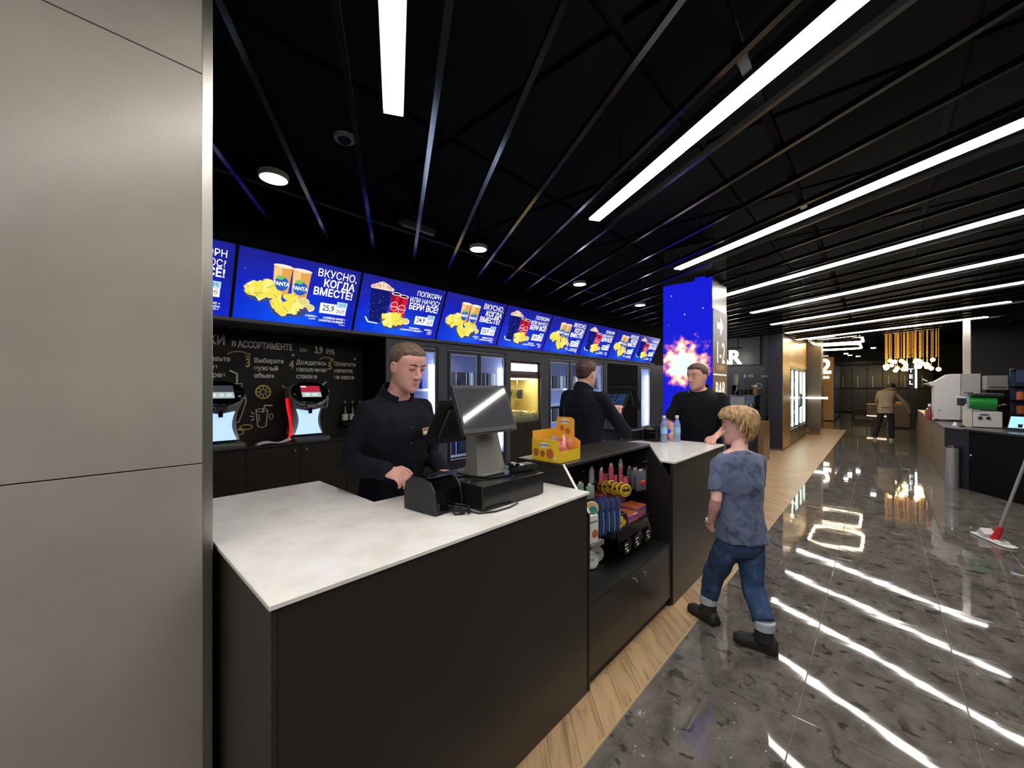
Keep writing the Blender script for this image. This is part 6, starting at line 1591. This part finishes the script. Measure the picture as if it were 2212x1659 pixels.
me = remesh(bb, 'body', [SKB, LIPM], .0038, 3, .5); set_lips(me, Mh, Hh); place('body', me, tb)
face_parts(tb, Mh, Hh, hairmat('brow_blond', (168, 130, 88), (130, 96, 62)), False, (90, 110, 130))
sb = MB()
sb.loft(torso_rings([(.585, .148, .122, .0), (.60, .146, .12, 0), (.70, .138, .112, 0), (.84, .137, .106, 0), (.98, .148, .104, -.005), (1.055, .142, .092, -.01), (1.095, .115, .075, -.012), (1.115, .07, .062, -.01)], .06, .6))
for s, (S, E, *_r) in zip((1, -1), bS):
    sb.tube([lerp(S, (0, 0, S[2]), .4), S], [.055, .050], 14, True); sb.tube([S, lerp(S, E, .35), lerp(S, E, .80)], [.050, .049, .052], 14, False)
place('shirt', remesh(sb, 'shirt', LS, .0065, 4, .5, (.010, 11.0, 4.0)), tb)
cr = []
for j in range(33):
    a = 2 * math.pi * j / 32; c, s_ = math.cos(a), math.sin(a)
    p = nb + Vector((c * .062, s_ * .062, .004 - .012 * c)); q = nb + Vector((c * .055 + .002, s_ * .055, .015 - .012 * c))
    cr.append([p, q, q + Vector((c * .005, s_ * .005, 0)), p + Vector((c * .008, s_ * .008, -.003))])
MB().loft(cr).build('collar', LS, tb, smooth=True)
jb = MB(); jb.loft(torso_rings([(.50, .09, .085, 0), (.55, .122, .104, 0), (.64, .128, .104, 0)], 0))
for s, (kn, an, fd) in zip((1, -1), bl):
    kn, an = Vector(kn), Vector(an); e = an + Vector((0, 0, .072))
    jb.tube([(0, s * .06, .58), lerp((0, s * .06, .58), kn, .5), kn, lerp(kn, e, .5), e], [.078, .074, .062, .058, .054], 16, False)
place('jeans', remesh(jb, 'jeans', DN, .006, 4, .5, (.009, 13, 7)), tb)
CUF = mat('pale_cuff', (186, 194, 208), .85); BT = mat('black_boot', (38, 38, 40), .6); SOL = mat('boot_sole', (24, 24, 25), .7)
for s, (kn, an, fd) in zip((1, -1), bl):
    an = Vector(an); c = MB().tube([an + Vector((0, 0, .078)), an + Vector((0, 0, .028))], [.056, .053], 18); c.build('trouser_cuff', CUF, tb, smooth=True, bevel=.003)
    q = MB(); shoe(q, (an.x, an.y, an.z - .076), fd, .225, .043)
    q.tube([an + Vector((0, 0, -.04)), an + Vector((0, 0, .045))], [.052, .047], 16)
    place('boot', remesh(q, 'boot', BT, .006, 3, .5, (.003, 16, 3)), tb)
    q = MB(); d_ = Vector((*fd, 0)).normalized(); l_ = Vector((-d_.y, d_.x, 0)); rg = []
    zz = an.z - .075 if s < 0 else 0.0
    zz = max(0.001, an.z - .088)
    pr_ = [(-.30, .4), (-.27, .8), (-.1, .96), (.15, .92), (.4, 1.08), (.58, .95), (.68, .55)]
    out_ = [Vector((an.x, an.y, 0)) + d_ * v * .225 + l_ * w * .046 for v, w in pr_] + [Vector((an.x, an.y, 0)) + d_ * v * .225 - l_ * w * .046 for v, w in reversed(pr_)]
    MB().add([(p.x, p.y, zz) for p in out_] + [(p.x, p.y, zz + .022) for p in out_], [tuple(range(len(out_))), tuple(range(2 * len(out_) - 1, len(out_) - 1, -1))] + [((i + 1) % len(out_), i, len(out_) + i, len(out_) + (i + 1) % len(out_)) for i in range(len(out_))]).build('boot_sole', SOL, tb)
# wrist band and hair
MB().tube([Vector(bS[0][2]) + Vector((.004, 0, .01)), Vector(bS[0][2]) + Vector((.008, -.002, -.004))], [.026, .026], 14).build('wrist_band', M['white'], tb, smooth=True)
def hl_boy(x, y, u): return float(np.interp(x, [-.45, -.30, -.15, -.05, .05, .14, .22, .30, .40], [.05, .08, .22, .50, .57, .67, .77, .80, .80]))
hb_ = short_hair(Mh, Hh, hl_boy, .07, 3, HAB, tb)
lk = MB(); rl = random.Random(21)
for i in range(190):
    a = rl.uniform(-math.pi, math.pi); x = math.cos(a)
    ue = float(np.interp(x, [-1, -.6, -.2, .0, .3, .6, 1], [.02, .08, .36, .55, .63, .72, .74])) + rl.uniform(-.06, .05)
    u0 = rl.uniform(.80, .985); pts = []; rs = []; sw = rl.uniform(-.35, .35) + (.25 if x > 0 else 0); npt = 8
    flick = rl.uniform(0, .16) if x < -.2 else rl.uniform(0, .02)
    for j in range(npt):
        v = j / (npt - 1); u = u0 + (ue - u0) * v
        ex = .075 + .035 * math.sin(v * math.pi) + flick * max(0, v - .55) * 2.2 - (.03 * v if x > -.2 else 0)
        pts.append(skull(u, a + sw * v + .06 * math.sin(v * 5 + i), ex, False)); rs.append((.030 * (1 - v) ** .6 + .004) * (0.6 + .4 * math.sin(min(1, v * 3) * 1.57)))
    lk.tube(pts, rs, 6, flat=((0, 0, 1), .6))
lk.xform(Mh @ Matrix.Scale(Hh, 4)); lk.build('hair_locks', HAB, tb, smooth=True)
# ------------------------------------------------------------------ turn every lettering curve into a mesh
bpy.context.view_layer.update()
_dg = bpy.context.evaluated_depsgraph_get(); _cache = {}
for o in [o for o in bpy.data.objects if o.type == 'FONT']:
    if o.data.name not in _cache:
        me = bpy.data.meshes.new_from_object(o.evaluated_get(_dg)); _cache[o.data.name] = me
        me.materials.clear(); me.materials.append(o.data.materials[0])
    n = bpy.data.objects.new(o.name.split('.')[0] + '_', _cache[o.data.name]); COL.objects.link(n)
    n.parent = o.parent; n.location = o.location; n.rotation_euler = o.rotation_euler; n.scale = o.scale
    nm = o.name.split('.')[0]
    bpy.data.objects.remove(o); n.name = nm
